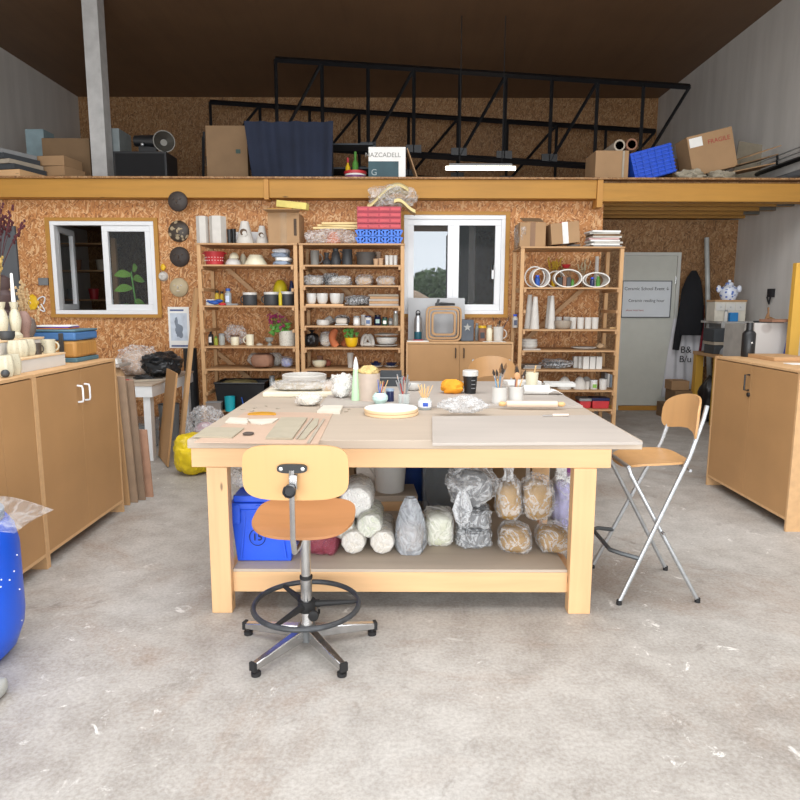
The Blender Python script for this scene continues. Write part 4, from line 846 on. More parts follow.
# E
z = LM['E']
potl('dish', 'shallow white dish on the glaze jar shelf', 'dish', z, 316, 330, 320, lambda r, h: [(0, 0), (r*.9, 0), (r, h*.6), (r*.9, h), (0, h)], WHT)
solo('bisque_piece', 'white rounded bisque piece behind the shallow dish', 'pottery', MB().blob((0, 0, .05), (.06, .06, .05), 1, .2), WHM, (X(329, 7.85, z), 7.86, z+.001))
t = T('butter_dish', 'white lidded butter dish against dark cloth', 'dish', S(z, 335, 348, 319)[0]); part('base', MB().box(-.075, .075, -.05, .05, 0, .015), WHT, t, bevel=.004); part('lid', MB().blob((0, 0, .05), (.068, .045, .037), 1, 0, e=.5, flat=.95), mat('warm_white_glaze', '#d8d0c4', .4), t)
bagged('black wrapped bundle behind the butter dish', (X(342, 7.87, z), 7.88, z), (.09, .06, .06), BLK, FILMS, 66)
BL = [(353, 360, 316, WHT, GRY, PAPER), (360.5, 366, 315, PAPER, PVC, None), (364.5, 371.5, 316, WHT, DGLS, mat('blue_print', '#52688e', .5)), (374, 381, 315, DGLS, BLK, mat('mint_label', '#bfe0d8', .5)), (381.7, 387.5, 317, mat('dark_green_jar', '#1f4a38', .4), BLK, PAPER), (388, 392.5, 318, mat('jar_grey', '#9fa6a8', .2), GRY, PAPER), (393, 398, 311, mat('jar_clear', '#8e8c82', .2), STL, None)]
for i, (a_, b_, c_, d_, e_, f_) in enumerate(BL):
    jar(('white glaze jar with grey lid, first from the left', 'slim white jar behind, second from the left', 'white glaze jar with dark blue lid', 'dark blue glaze jar with mint label', 'dark green glaze jar with white label', 'clear jar with white label next to the tallest one', 'tallest clear jar at the right post')[i]+' on jar shelf', z, a_, b_, c_, d_, e_, 7.58 if i % 2 == 0 else 7.72, 'glaze jars on the middle rack', f_, neck=.8)
# F
z = LM['F']
bagged('black plastic sack on the middle rack', (X(312, 7.62, z), 7.62, z), (.08, .08, .08), BLK, mat('black_bin_bag', '#141518', .3, bump=.5), 70, tie=.03, crin=.1)
bagged('clear bag of oddments between black sack and terracotta', (X(326, 7.72, z), 7.72, z), (.08, .1, .085), LCLAY, FILM, 72, crin=.25)
def curved_vase(label, p, Y, bend):
    t = T('curved_vase', label, 'vase', (X(p, Y, z), Y, z+.001), group='curved terracotta pieces'); H = Z(329.5, Y)-z
    part('body', MB().tube([(bend*.05*math.sin(PI*k/8)*-1, 0, H*k/8) for k in range(9)], [.045, .045, .043, .042, .043, .045, .045, .04, .028], 14), TERR, t)
curved_vase('curved terracotta piece bowing to the left', 336.5, 7.62, 1); curved_vase('curved terracotta piece behind, bowing to the right', 343, 7.78, -1)
l, w_, h_ = S(z, 345, 358, 338, 7.55); r = w_/2; t = T('potted_plant', 'small green plant in a yellow bowl on the middle rack', 'plant', l)
part('bowl', MB().lathe(bowlp(r, h_, .005, .45)), YEL, t); q = random.Random(8); lf = MB()
for i in range(42):
    c = Vector((q.gauss(-.015, .04), q.gauss(0, .03), h_+q.random()*.1)); a = q.random()*6; e1 = Vector((math.cos(a)*.022, q.uniform(-.01, .01), math.sin(a)*.022)); e2 = e1.cross(Vector((.2, 1, 0))).normalized()*.012; lf.add([c-e1, c+e2, c+e1, c-e2, c+Vector((0, -.004, 0))], [(0, 1, 4), (1, 2, 4), (2, 3, 4), (3, 0, 4)])
part('leaves', lf, GREEN, t)
t = T('knot_sculpture', 'white twisted knot sculpture between plant and white bowls', 'sculpture', S(z, 360, 375, 333)[0])
part('loop', MB().tube([(.06*math.sin(2*PI*i/30)*1.1, .03*math.cos(4*PI*i/30), .075+.055*math.sin(4*PI*i/30+.8)) for i in range(30)], .021, 10, True), WHM, t); part('foot_lump', MB().blob((0, 0, .025), (.07, .04, .025), 3, .3, 2), WHM, t)
potl('plate', 'white plate under the stacked white bowl', 'plate', z, 374, 398, 344, lambda r, h: [(0, 0), (r*.6, 0), (r, .018), (r*.98, .022), (r*.6, .008), (0, .008)], WHT)
potl('bowl', 'large white bowl standing on the white plate', 'bowl', z+.03, 376, 397, 337, lambda r, h: bowlp(r, h*.9, .006, .6), WHT)
l, w_, h_ = S(z, 374, 398, 333); 
vessel('plate', 'white plate lying upside down over the large white bowl', 'plate', (l[0], YS, z+.14), [(0, .012), (w_/2, 0), (w_/2, .006), (w_*.3, .02), (0, .022)], WHT)
# G
z = LM['G']
potl('bowl', 'wide yellowish cream bowl near the left post of middle rack', 'bowl', z, 312, 326.5, 361, bowlf, CRM)
potl('ball', 'round reddish clay ball beside the cream bowl', 'ball', z, 324, 331, 357, lambda r, h: [(0, 0)]+[(r*math.sin(PI*i/10), r-r*math.cos(PI*i/10)) for i in range(1, 10)]+[(0, 2*r)], mat('red_brown_clay', '#a8604c', .7), 7.8)
potl('clay_pot', 'small brown clay pot at the back behind cream bowl', 'pot', z, 317, 323, 356, cupf, BROWNB, 7.86)
potl('tumbler', 'tall white tumbler standing alone on the middle rack', 'cup', z, 347, 353.5, 353, lambda r, h: cupp(r, r*.75, h, .004), WHM)
for i, (a_, b_) in enumerate(((369, 383), (384, 398))):
    l, w_, h_ = S(z, a_, b_, 359); t = T('patterned_bowl', ('dark patterned bowl on a plate, left of its pair', 'dark patterned bowl on a plate beside the right post')[i], 'bowl', l, group='dark patterned bowls')
    part('saucer', MB().lathe([(0, 0), (w_*.25, 0), (w_*.5, .02), (w_*.48, .024), (0, .01)]), WHT, t); part('bowl', MB().lathe([(0, .012), (w_*.2, .012), (w_*.42, .055), (w_*.38, .055), (w_*.15, .02), (0, .02)]), DGLS, t); 
    if i == 0: part('cup', MB().lathe([(0, .022), (.02, .022), (.026, .075), (0, .075)]), DGLS, t)
# H / I, hidden behind the table items mostly
z = LM['H']
for i, (p, c_) in enumerate(((315, GRY), (335, CLAY), (362, DGY), (388, LCLAY))): solo('storage_tub', ('grey', 'clay coloured', 'charcoal', 'pale')[i]+' tub low on the middle rack behind the table', 'tub', MB().box(-.1, .1, -.12, .12, 0, .12, .008), c_, (X(p, YS, z), YS, z+.001), bevel=.005, group='tubs low on the middle rack')
# --- right rack
z = LR['A']
l, w_, h_ = S(z, 519, 545, 222, 7.48); b_ = carton('cardboard box wrapped in clear film at left on the right rack', (l[0], 7.66, z+.001), (w_, .36, h_), tape=mat('brown_tape', '#7d5a3a', .4))
part('loose_film', MB().blob((-w_*.35, 0, h_*.5), (w_*.22, .2, h_*.56), 80, .3, 2, cr=.2), FILM, b_)
part('open_flap', MB().ob((0, -.1, h_+.035), (w_*.8, .16, .006), (.35, 0, .1)), CARD2, b_)
l, w_, h_ = S(z, 551, 580, 222, 7.47); b_ = carton('tilted cardboard box with white and tan tape on the right rack', (l[0], 7.64, z+.035), (w_*.98, .34, h_*.88), rot=(0, -.1, .0), tape=mat('white_tape', '#dad9d6', .5), flap=False)
part('red_scrap', MB().blob((0, -.05, h_*.9), (.05, .03, .012), 2, .2), RED, b_)
solo('paper_bundle', 'crumpled grey bundle wedged under the tilted box', 'paper', MB().blob((0, 0, .018), (.07, .1, .017), 5, .3), GRY, (X(573, 7.6, z), 7.6, z+.001))
for k in range(9):
    q = random.Random(k); solo('newspaper', ['bottom grey', 'second', 'third', 'fourth', 'fifth', 'sixth', 'seventh', 'eighth', 'topmost'][k]+' newspaper of the pile at right on the right rack', 'newspaper', MB().box(-.16, .17, -.13, .13, 0, .018), [GRY, PAPER, mat('newsprint', '#bdbab2', .9), PAPER, mat('pinkish_newsprint', '#c7a3a0', .9), mat('newsprint', '#bdbab2', .9), CARD2, mat('newsprint', '#bdbab2', .9), PAPER][k], (X(602, 7.62, z)+q.uniform(-.02, .02), 7.64, z+.001+k*.0205), rz=q.uniform(-.12, .12), group='newspapers piled on the right rack')
# B rings
z = LR['B']
RG = mat('ring_white', '#dbd8d2', .6, var=.04)
def ring(label, p, py_b, rx, rzz, Y, tube=.011, tilt=0):
    x = X(p, Y, z); a, b__ = rx*AX(Y, z)/F, rzz*AX(Y, z)/F
    t = T('clay_hoop', label, 'hoop', (x, Y, z+.001), group='white clay hoops on the right rack')
    vs = []; N = 40
    b = MB(); dp = .05
    o = [(a*math.cos(2*PI*i/N), b__*math.sin(2*PI*i/N)) for i in range(N)]; inn = [((a-.012)*math.cos(2*PI*i/N), (b__-.012)*math.sin(2*PI*i/N)) for i in range(N)]
    V = [(u, y, v+b__) for y in (-dp, dp) for (u, v) in o]+[(u, y, v+b__) for y in (-dp, dp) for (u, v) in inn]
    Fc = []
    for i in range(N):
        j = (i+1) % N; Fc += [(i, j, N+j, N+i), (2*N+j, 2*N+i, 3*N+i, 3*N+j), (j, i, 2*N+i, 2*N+j), (N+i, N+j, 3*N+j, 3*N+i)]
    b.add(V, Fc); part('band', b, RG, t); t.rotation_euler = (0, 0, tilt)
    return t
ring('white clay hoop at left with a blue bottle inside', 539, 0, 9.5, 9.5, 7.52, tilt=.15); ring('white clay hoop behind the leftmost hoop', 534, 0, 10, 10.5, 7.7, tilt=-.2); ring('larger rear hoop between left and middle hoops', 554, 0, 9.5, 8.5, 7.84, tilt=.1)
ring('widest white clay hoop in the middle holding dark boxes', 566.5, 0, 14, 9, 7.56, tilt=0); ring('flattened white clay hoop at right with bottles inside', 594.5, 0, 13.5, 7.5, 7.56, tilt=-.05)
ring('second hoop nested behind the flattened right hoop', 594, 0, 11.5, 7.8, 7.78, tilt=.1)
def sq(name, label, cat, p0, p1, yt, Y, m, group=None): l, w_, h_ = S(z+.013, p0, p1, yt, Y); solo(name, label, cat, MB().box(-w_/2, w_/2, -.02, .02, 0, h_), m, l, bevel=.003, group=group)
jar('blue bottle inside the leftmost clay hoop', z+.013, 534, 539.5, 275, mat('deep_blue_plastic', '#1f4fa0', .5), BLUE, 7.56, name='bottle', cat='bottle')
sq('dark_box', 'dark box at left inside the widest hoop', 'box', 556.5, 561.5, 277, 7.56, BLK, 'dark boxes in the hoop'); sq('dark_box', 'brown box in the middle of the widest hoop', 'box', 562, 565.5, 276, 7.56, BROWNB, 'dark boxes in the hoop'); sq('dark_box', 'dark box at right inside the widest hoop', 'box', 566, 570, 277, 7.56, DGY, 'dark boxes in the hoop')
jar('small green bottle inside the widest hoop', z+.013, 570.5, 573.5, 279, GREEN, GREEN, 7.56, name='bottle', cat='bottle'); jar('yellow container between the left and widest hoops', z+.001, 551, 555, 277, YEL, YEL, 7.98-.16, name='bottle', cat='bottle')
jar('dark blue bottle inside the flattened hoop', z+.014, 589.5, 594, 277, DGLS, BLUE, 7.56, name='bottle', cat='bottle'); jar('green bottle inside the flattened hoop', z+.014, 595.5, 599.5, 276, GREEN, GREEN, 7.56, name='bottle', cat='bottle')
t = T('bowl_stand', 'red bowl raised on a block behind the widest hoop', 'bowl', (X(564.5, 7.93, z), 7.91, z+.001)); hr = Z(268, 7.9)-z
part('block', MB().box(-.05, .05, -.05, .05, 0, hr), OSBD, t); part('bowl', MB().lathe([(0, hr+.001), (.03, hr+.001), (.058, hr+.045), (.05, hr+.045), (0, hr+.02)]), RED, t)
def dried(label, loc, hs, m, n, spread, seed, pot=None, heads=True, name='dried_flowers', hm=None, lean=(0, 0)):
    t = T(name, label, 'dried flowers', loc); q = random.Random(seed); s_ = MB(); hd = MB()
    for i in range(n):
        a = q.random()*6.28; L = hs*q.uniform(.65, 1); rr = spread*q.random(); e = Vector((rr*math.cos(a)+lean[0]*L, rr*math.sin(a)*.7+lean[1]*L, L)); mid = e*.5+Vector((0, 0, L*.08)); s_.tube([(0, 0, 0), mid, e], .0018, 4)
        if heads:
            for k in range(7): c = mid.lerp(e, .4+.6*k/6); hd.blob(c+Vector((q.gauss(0, .006), q.gauss(0, .006), 0)), (.008, .008, .012), k, .3, flat=None, nu=6, nv=4)
    part('stems', s_, m, t)
    if heads: part('seed_heads', hd, hm or m, t)['kind'] = 'stuff'
    return t
dried('yellow dried flowers behind hoops on the right rack', (X(553, 7.93, z), 7.93, z+.001), Z(257, 7.93)-z, mat('dried_yellow', '#b8952e', .9), 9, .08, 3)
dried('pale dried seed heads behind hoops at right', (X(583, 7.93, z), 7.93, z+.001), Z(257, 7.93)-z, mat('dried_beige', '#b9a888', .9), 8, .09, 4)
potl('bottle_vase', 'tall slender white bottle vase behind the flattened hoop', 'vase', z, 592, 599, 256, lambda r, h: [(0, 0), (r, 0), (r*.9, h*.3), (r*.55, h*.5), (r*.5, h), (r*.4, h), (0, h*.5)], WHM, 7.92)
# C
z = LR['C']
for i, (a_, b__, yt, Y) in enumerate(((524, 533.5, 294.5, 7.66), (529.5, 539, 296.5, 7.54), (544.5, 551.5, 295.5, 7.74), (547, 555, 295.5, 7.6))): potl('tapered_vase', ('tall white tapered vase nearest the left post of its rack', 'tall white tapered vase in front of the leftmost one', 'tall white tapered vase behind the one beside the bowl', 'tall white tapered vase just left of the clay bowl')[i], 'vase', z, a_, b__, yt, lambda r, h: [(0, 0), (r, 0), (r*.98, .01), (r*.45, h), (r*.38, h), (r*.7, .05), (0, .05)], WHM, Y, group='tall white tapered vases')
potl('bowl', 'shallow brownish clay bowl in front of small white cups', 'bowl', z, 554, 571, 320.5, lambda r, h: bowlp(r, h, .006, .6), mat('taupe_glaze', '#9c8f80', .6), 7.55)
for i, (p, yt, Y) in enumerate(((558, 316.5, 7.84), (566, 316.5, 7.84), (572.5, 317, 7.62), (580, 317, 7.62), (587.5, 317, 7.62), (594.5, 317, 7.62))): potl('beaker', ('rearmost left', 'rear right', 'first front', 'second front', 'third front', 'rightmost front')[i]+' white beaker on the tapered vase shelf', 'cup', z, p-3.4, p+3.4, yt, lambda r, h: cupp(r, r*.92, h, .004), WHM, Y, group='white beakers')
solo('wooden_stick', 'short wooden stick poking out at the right of beakers', 'stick', MB().cyl((0, 0, .012), (.1, 0, .012), .009), WS, (X(598, 7.9, z)+.03, 7.55, z+.001))
jar('small white and blue bottle seen through the side of right rack', LR['C'], 512, 517.5, 314, WHT, BLUE, 7.9, lab=DGLS, name='bottle', cat='bottle')
# D
z = LR['D']
for k in range(3): l, w_, h_ = S(z, 520.5, 538, 344, 7.62); vessel('bowl', ('lowest', 'middle', 'top')[k]+' greyish white bowl of the nested stack at left post', 'bowl', (l[0], 7.64, z+.001+k*.03), bowlp(.1-.004*k, .055, .005, .5), WHM, group='nested bowls on the right rack')
solo('board', 'pale board in front of nested bowl stack', 'board', MB().box(-.1, .1, -.04, .04, 0, .015), PLYG, (X(531, 7.5, z), 7.49, z+.001))
potl('plate', 'flat white plate on the dusty shelf', 'plate', z, 571, 596, 343, lambda r, h: [(0, 0), (r*.7, 0), (r, .02), (r*.97, .025), (r*.6, .01), (0, .01)], WHM)
solo('clay_lump', 'tan clay lump beside the flat white plate', 'clay lump', MB().blob((0, 0, .035), (.05, .06, .036), 3, .3), mat('tan_clay', '#b79a78', .85), (X(600, YS, z), YS, z+.001))
# E
z = LR['E']
for k in range(3): solo('board', ('lowest', 'middle', 'top')[k]+' thin grey board at left post above the domes', 'board', MB().box(-.1, .1, -.12, .12, 0, .012), GRY if k % 2 else PLYG, (X(530, YS, z), YS, z+.001+k*.014), rz=.04*k, group='thin grey boards')
bagged('crinkled sheet of grey plastic film on the right rack', (X(556, YS, z), YS, z), (.18, .14, .05), DGY, FILMS, 90, crin=.3, amp=.3, k=.7)
for i, (p, Y) in enumerate(((575.5, 7.72), (580.5, 7.66), (585, 7.58), (591.5, 7.58), (598, 7.58), (579, 7.88), (589, 7.88))): l, w_, h_ = S(z, p-2.8, p+2.8, 356, Y); solo('square_beaker', ('leftmost', 'second', 'third', 'fourth', 'rightmost', 'rear left', 'rear right')[i]+' square white beaker above the domes', 'cup', MB().box(-w_/2, w_/2, -w_/2, w_/2, 0, h_).box(-w_/2+.004, w_/2-.004, -w_/2+.004, w_/2-.004, h_, h_+.001), WHT, l, bevel=.006, group='square white beakers')
# F
z = LR['F']
for i, (a_, b__, Y) in enumerate(((557.5, 571, 7.6), (573, 586, 7.6), (580, 592, 7.84))): potl('dome_bowl', ('left white upturned bowl of three', 'middle white upturned bowl of three', 'rear white upturned bowl of three')[i]+' on the lower right rack', 'bowl', z, a_, b__, 376, domep, WHM, Y, group='white upturned bowls')
jar('tub with a green label between bowls and white cup', z, 590, 597, 379.5, WHT, PVC, 7.56, lab=mat('green_label', '#7fae4a', .5), neck=.9, name='tub', cat='tub')
potl('jar', 'tiny white pot left of green labelled tub', 'pot', z, 585.5, 589.5, 381, cupf, WHM, 7.56)
potl('cup', 'white cup at the right of the green labelled tub', 'cup', z, 598.5, 607, 378.5, cupf, WHT, 7.56)
for i in range(3): solo('book', ('left', 'middle', 'right')[i]+' thin grey book upright at right post', 'book', MB().box(-.012, .012, -.08, .08, 0, .17), [GRY, PAPER, mat('bluish_grey', '#8793a0', .6)][i], (X(604+i*2.6, 7.8, z), 7.82, z+.001), group='upright grey books')
solo('papers', 'grey papers lying on the lower right rack shelf', 'papers', MB().box(-.1, .1, -.1, .1, 0, .03), GRY, (X(535, YS, z), YS, z+.001)); 
# G
z = LR['G']
for i, (a_, b__, yt, Y) in enumerate(((577, 589, 397, 7.62), (589.5, 607, 396.5, 7.6))):
    l, w_, h_ = S(z, a_, b__, yt, Y); t = T('food_container', ('small red container with dark lid beside larger one', 'larger red container with blue lid on bottom shelf')[i], 'container', l, group='red lidded containers'); part('tub', MB().box(-w_/2+.01, w_/2-.01, -.09, .09, 0, h_*.72, .006), RED, t, bevel=.006); part('lid', MB().box(-w_/2, w_/2, -.1, .1, h_*.73, h_), DGLS if i else GRY, t, bevel=.005)
bagged('dark bag low on the right rack', (X(555, YS, z), YS, z), (.09, .12, .06), BLK, FILMS, 95)
# ================================================================ middle cupboard top
z = cz; Y0 = 7.72
t = T('display_board', 'pale grey panel leaning against the right window', 'panel', (X(436, 7.92, z), 7.93, z+.001)); hp = Z(298, 7.95)-z; wp = 56*AX(7.93, z)/F/2
part('panel', MB().ob((0, 0, hp/2), (2*wp, .012, hp), (-.05, 0, 0)), mat('pale_grey_panel', '#b9bbbd', .7, var=.03), t)
l, w_, h_ = S(z, 414, 421.5, 310, Y0); r = w_/2; t = T('water_bottle', 'steel and teal water bottle with black cap', 'bottle', l)
part('base', MB().lathe([(0, 0), (r*.95, 0), (r, .005), (r, h_*.3), (0, h_*.3)]), mat('teal_paint', '#1c5564', .4), t); part('body', MB().lathe([(0, h_*.301), (r, h_*.301), (r, h_*.7), (r*.6, h_*.82), (0, h_*.82)]), STL, t); part('cap', MB().lathe([(0, h_*.821), (r*.62, h_*.821), (r*.62, h_*.9), (0, h_*.9)]), BLK, t); part('cap_loop', MB().tube([(r*.55*math.cos(PI*i/8), 0, h_*.9+r*.7*math.sin(PI*i/8)) for i in range(9)], .006, 6), BLK, t)
t = T('square_sieve_frame', 'nested square bentwood frames leaning upright on cupboard', 'frame', (X(443, Y0, z), Y0-.03, z+.001), group='nested wooden frames')
BW = wood('bentwood', '#b08a60', 'x', .15)
ho = (Z(306, Y0)-z)/2; 
for i, (sz_, th) in enumerate(((1, .012), (.86, .012), (.68, .014))):
    o = superel(ho*sz_*1.02, ho*sz_, 7, 56); inn = superel(ho*sz_*1.02-th*1.6, ho*sz_-th*1.6, 7, 56); N = 56; d_ = (.05, .04, .03)[i]; cz_ = ho+.0-(.0, .01, .022)[i]*0
    V = [(u, y, v+cz_) for y in (-d_, d_) for u, v in o]+[(u, y, v+cz_) for y in (-d_, d_) for u, v in inn]; Fc = []
    for k in range(N):
        j = (k+1) % N; Fc += [(k, j, N+j, N+k), (2*N+j, 2*N+k, 3*N+k, 3*N+j), (j, k, 2*N+k, 2*N+j), (N+k, N+j, 3*N+j, 3*N+k)]
    part('frame', MB().add(V, Fc), BW, t)
t = T('hand_tool', 'black hand held tool lying on top of the wooden frames', 'tool', (X(443, Y0, z), Y0-.03, z+2*ho+.003)); part('barrel', MB().cyl((-.04, 0, .022), (.13, 0, .018), .02, .014), BLK, t); part('grip', MB().ob((-.07, 0, .04), (.03, .03, .08), (0, .3, 0)), BLK, t, bevel=.004); part('head', MB().cyl((-.1, 0, .016), (-.04, 0, .02), .016, .018), BLK, t)
l, w_, h_ = S(z, 460, 473, 319.5, Y0); t = T('slate_jar', 'slate grey square jar with a pale star shaped relief', 'jar', l); part('body', MB().box(-w_/2, w_/2, -.06, .06, 0, h_), mat('slate_blue', '#585f68', .7), t, bevel=.01); stp_ = [(math.cos(2*PI*i/10+PI/2)*(.05 if i % 2 == 0 else .02), math.sin(2*PI*i/10+PI/2)*(.05 if i % 2 == 0 else .02)) for i in range(10)]
part('relief', MB().prism(stp_, 0, .006), mat('relief_grey', '#a9aaa6', .7), t, loc=(0, -.062, h_*.65), rot=(PI/2, 0, 0))
jar('small jar with yellow lid on the middle cupboard', z, 478, 485.5, 325.5, BROWNB, YEL, Y0, lab=BLK, neck=.95)
jar('cream stoneware bottle beside the brush mug', z, 486, 492, 325, CRM, CLAY, Y0, neck=.7, name='bottle', cat='bottle')
jar('little clear jar behind the yellow lidded one', z, 474.5, 478.5, 323, mat('jar_grey', '#9fa6a8', .2), GRY, 7.85)
l, w_, h_ = S(z, 493, 503, 326.5, Y0); t = mug('white mug full of brushes on middle cupboard', l, w_/2, h_, WHM); sticks(t, 8, .03, .02, .16, .25, [WS, BLK, DGLS, GRY], 5, .004, True, .5, 'brush')
solo('magazine', 'magazine lying at the left front of middle cupboard', 'magazine', MB().box(-.12, .13, -.06, .06, 0, .01), PAPER, (X(417, 7.58, z), 7.59, z+.001), rz=.05); solo('paper_sheet', 'white paper lying before the brush mug', 'paper', MB().box(-.13, .13, -.05, .05, 0, .003), PAPER, (X(494, 7.57, z), 7.57, z+.001))
solo('coloured_pen', 'reddish pen lying on the magazine', 'pen', MB().cyl((-.06, 0, .006), (.06, 0, .006), .005), RED, (X(418, 7.58, z), 7.6, z+.012))
# ================================================================ under the table
z = SZ+.001
def und(px, pyb, dy=0): c = onz(px, pyb, SZ); return (c.x, c.y+dy, z)
bl = und(264, 563, .19); w_ = 66*AX(3.3, .4)/F; h_ = Z(495, 3.31)-SZ-.012
t = T('storage_crate', 'blue lidded plastic crate marked 15 under the table', 'crate', (bl[0], bl[1], z)); a = w_/2
part('crate_body', MB().add([(-a+.03, -.17, 0), (a-.03, -.17, 0), (a-.03, .17, 0), (-a+.03, .17, 0), (-a+.005, -.185, h_*.8), (a-.005, -.185, h_*.8), (a-.005, .185, h_*.8), (-a+.005, .185, h_*.8)], [(3, 2, 1, 0), (4, 5, 6, 7), (0, 1, 5, 4), (1, 2, 6, 5), (2, 3, 7, 6), (3, 0, 4, 7)]), BLUE, t, bevel=.006)
part('lid', MB().box(-a, a, -.193, .19, h_*.805, h_*.9).box(-a+.02, a-.02, -.175, .175, h_*.9, h_), BLUE, t, bevel=.005)
part('lid_clip', MB().box(-a+.01, -a+.06, -.201, -.1935, h_*.6, h_*.88), BLUE, t, bevel=.003); part('lid_clip', MB().box(-.03, .08, -.201, -.1935, h_*.72, h_*.88), BLUE, t, bevel=.003)
part('rib', MB().ob((-a+.07, -.183, h_*.4), (.008, .006, h_*.7), (0, .12, 0)), BLUE, t); part('rib', MB().ob((a-.07, -.183, h_*.4), (.008, .006, h_*.7), (0, -.12, 0)), BLUE, t)
part('circle_mark', MB().tube([(.042*math.cos(2*PI*i/28), 0, .045*math.sin(2*PI*i/28)) for i in range(28)], .0016, 4, True), INK, t, loc=(-.03, -.186, h_*.38)); text('number_mark', '15', .055, INK, t, (-.03, -.187, h_*.38))
bagged('white plastic bag squeezed on top of blue crate', (bl[0]-.07, bl[1]+.02, z+h_+.002), (.13, .12, .065), PAPER, FILMW, 101, crin=.2)
bagged('dark red wrapped clay block behind the swivel stool', (X(325, 3.5, .3), 3.5, z), (.085, .12, .065), mat('dark_red_clay', '#7d2a35', .6), film('red_film', '#a05060', .3, .7, 18), 102, e=.5, crin=.1)
def roll(label, px, py, rpx, Y0_, L=.3, m=LCLAY, col=FILMW, grp='rolls of wrapped clay'):
    c = at(px, py, Y0_); r = rpx*AX(Y0_, .3)/F; c.z = SZ+r+.002 if py > 540 else c.z+.012; t = T('clay_roll', label, 'clay roll', (c.x, Y0_, c.z), group=grp)
    pr = [(0, 0), (r*.55, .002), (r*.86, .01), (r*.97, .035), (r, .07), (r, L-.03), (r*.8, L), (0, L)]
    part('clay', MB().lathe([(a_*.94, b_+.004) for a_, b_ in pr[:-1]]+[(0, L-.004)], n=26, rot=(-PI/2, 0, 0)), m, t); part('film', MB().lathe(pr, n=36, rot=(-PI/2, 0, 0), fn=lambda a_, z_: 1+.025*math.sin(9*a_+30*z_)), col, t); return t, c, r
GC = mat('greenish_white_clay', '#c9cfb8', .85, var=.15, scale=25)
rr_ = 13.2
_, c1, r1 = roll('clay roll at bottom left of the pile under the table', 353.5, 550.5, rr_, 3.4, .36, LCLAY); roll('clay roll at bottom right of the pile under the table', 382.5, 550, rr_, 3.4, .36, LCLAY)
roll('greenish clay roll upper left behind the stool', 341, 530.2, 13.5, 3.44, .33, GC); roll('greenish clay roll upper right beside the grey bag', 369.5, 529.3, 13.5, 3.42, .33, GC)
roll('large white wrapped roll topmost of the clay pile', 356, 505.5, 17.5, 3.5, .3, PAPER)
c = und(411, 561, .14); hb_ = Z(502, 3.45)-SZ
t = T('plastic_bag', 'tall grey bag with pointed top leaning under the table', 'bag', (c[0], c[1], z))
part('contents', MB().blob((0, 0, .09), (.075, .075, .09), 3, .1, 2, e=.8, flat=.97), mat('pinkish_clay2', '#c9b6a4', .85), t)
part('film', MB().lathe([(0, 0), (.075, .003), (.088, .03), (.088, .1), (.08, .18), (.055, .26), (.03, .31), (.004, hb_)], n=36, fn=lambda a_, z_: 1+.06*math.sin(5*a_+12*z_)+.03*math.sin(13*a_)), film('grey_bag_film', '#b9bec4', .45, .8, 12), t)
c = und(440, 549, .12); t = bagged('pale green wrapped clay block under the table', (X(439, 3.62, .3), 3.62, z), (.085, .11, .1), mat('pale_green_clay', '#bfc4a4', .8), FILMW, 105, e=.45, crin=.06, amp=.06)
sc_ = (X(473, 3.6, .3), 3.6)
for k in range(2): bagged(('lower', 'upper')[k]+' dark grey wrapped clay block under the silvery bag', (sc_[0], sc_[1], z+k*.115), (.1, .12, .058), mat('dark_grey_clay', '#5f6062', .8), FILMS, 107+k, e=.45, crin=.12, group='dark grey wrapped clay blocks')
bagged('silvery clear bag tied at front, topmost on the grey blocks', (sc_[0]-.01, sc_[1]+.02, z+.232), (.15, .14, .12), mat('dark_grey_clay', '#5f6062', .8), FILM, 110, crin=.14, e=.85, amp=.15, k=.8)
t = T('plastic_bag', 'gathered clear bag end flaring towards the viewer', 'bag', (X(463, 3.4, .4), 3.44, z)); FZ = Z(492, 3.42)-SZ
part('film', MB().lathe([(.004, FZ-.2), (.03, FZ-.17), (.045, FZ-.1), (.025, FZ-.02), (.014, FZ), (.045, FZ+.025), (.085, FZ+.05)], n=44, fn=lambda a_, z_: 1+.25*math.sin(6*a_)+.12*math.sin(13*a_)), FILMS, t); t['label'] = 'gathered flaring bag neck hanging before the grey clay blocks'
TC = mat('ochre_clay', '#94702c', .85, var=.15, scale=14)
bagged('ochre clay bag at bottom left of four', (X(515, 3.5, .3), 3.5, z), (.095, .12, .08), TC, FILM, 111, e=.75, group='bags of ochre clay', crin=.1); bagged('ochre clay bag at bottom right of four', (X(553, 3.5, .3), 3.5, z), (.095, .12, .077), TC, FILM, 112, e=.75, group='bags of ochre clay', crin=.1)
t = bagged('tall ochre clay bag with twisted top, upper left of four', (X(508, 3.56, .4), 3.56, z+.162), (.078, .1, .125), TC, FILM, 113, e=.8, group='bags of ochre clay', crin=.1)
part('twisted_top', MB().lathe([(.03, .22), (.022, .27), (.035, .32), (.008, .37)], n=30, fn=lambda a_, z_: 1+.25*math.sin(5*a_+20*z_)), FILM, t)
bagged('ochre clay bag upper right of four with white tag', (X(537, 3.56, .4), 3.58, z+.158), (.095, .1, .13), TC, FILM, 114, e=.8, group='bags of ochre clay', crin=.12)
bagged('lilac printed plastic bag squeezed against the right leg', (X(563, 3.75, .4), 3.79, z), (.06, .08, .19), mat('lilac_print', '#a9a4cc', .6, var=.35, scale=12), FILM, 115, crin=.25, amp=.3)
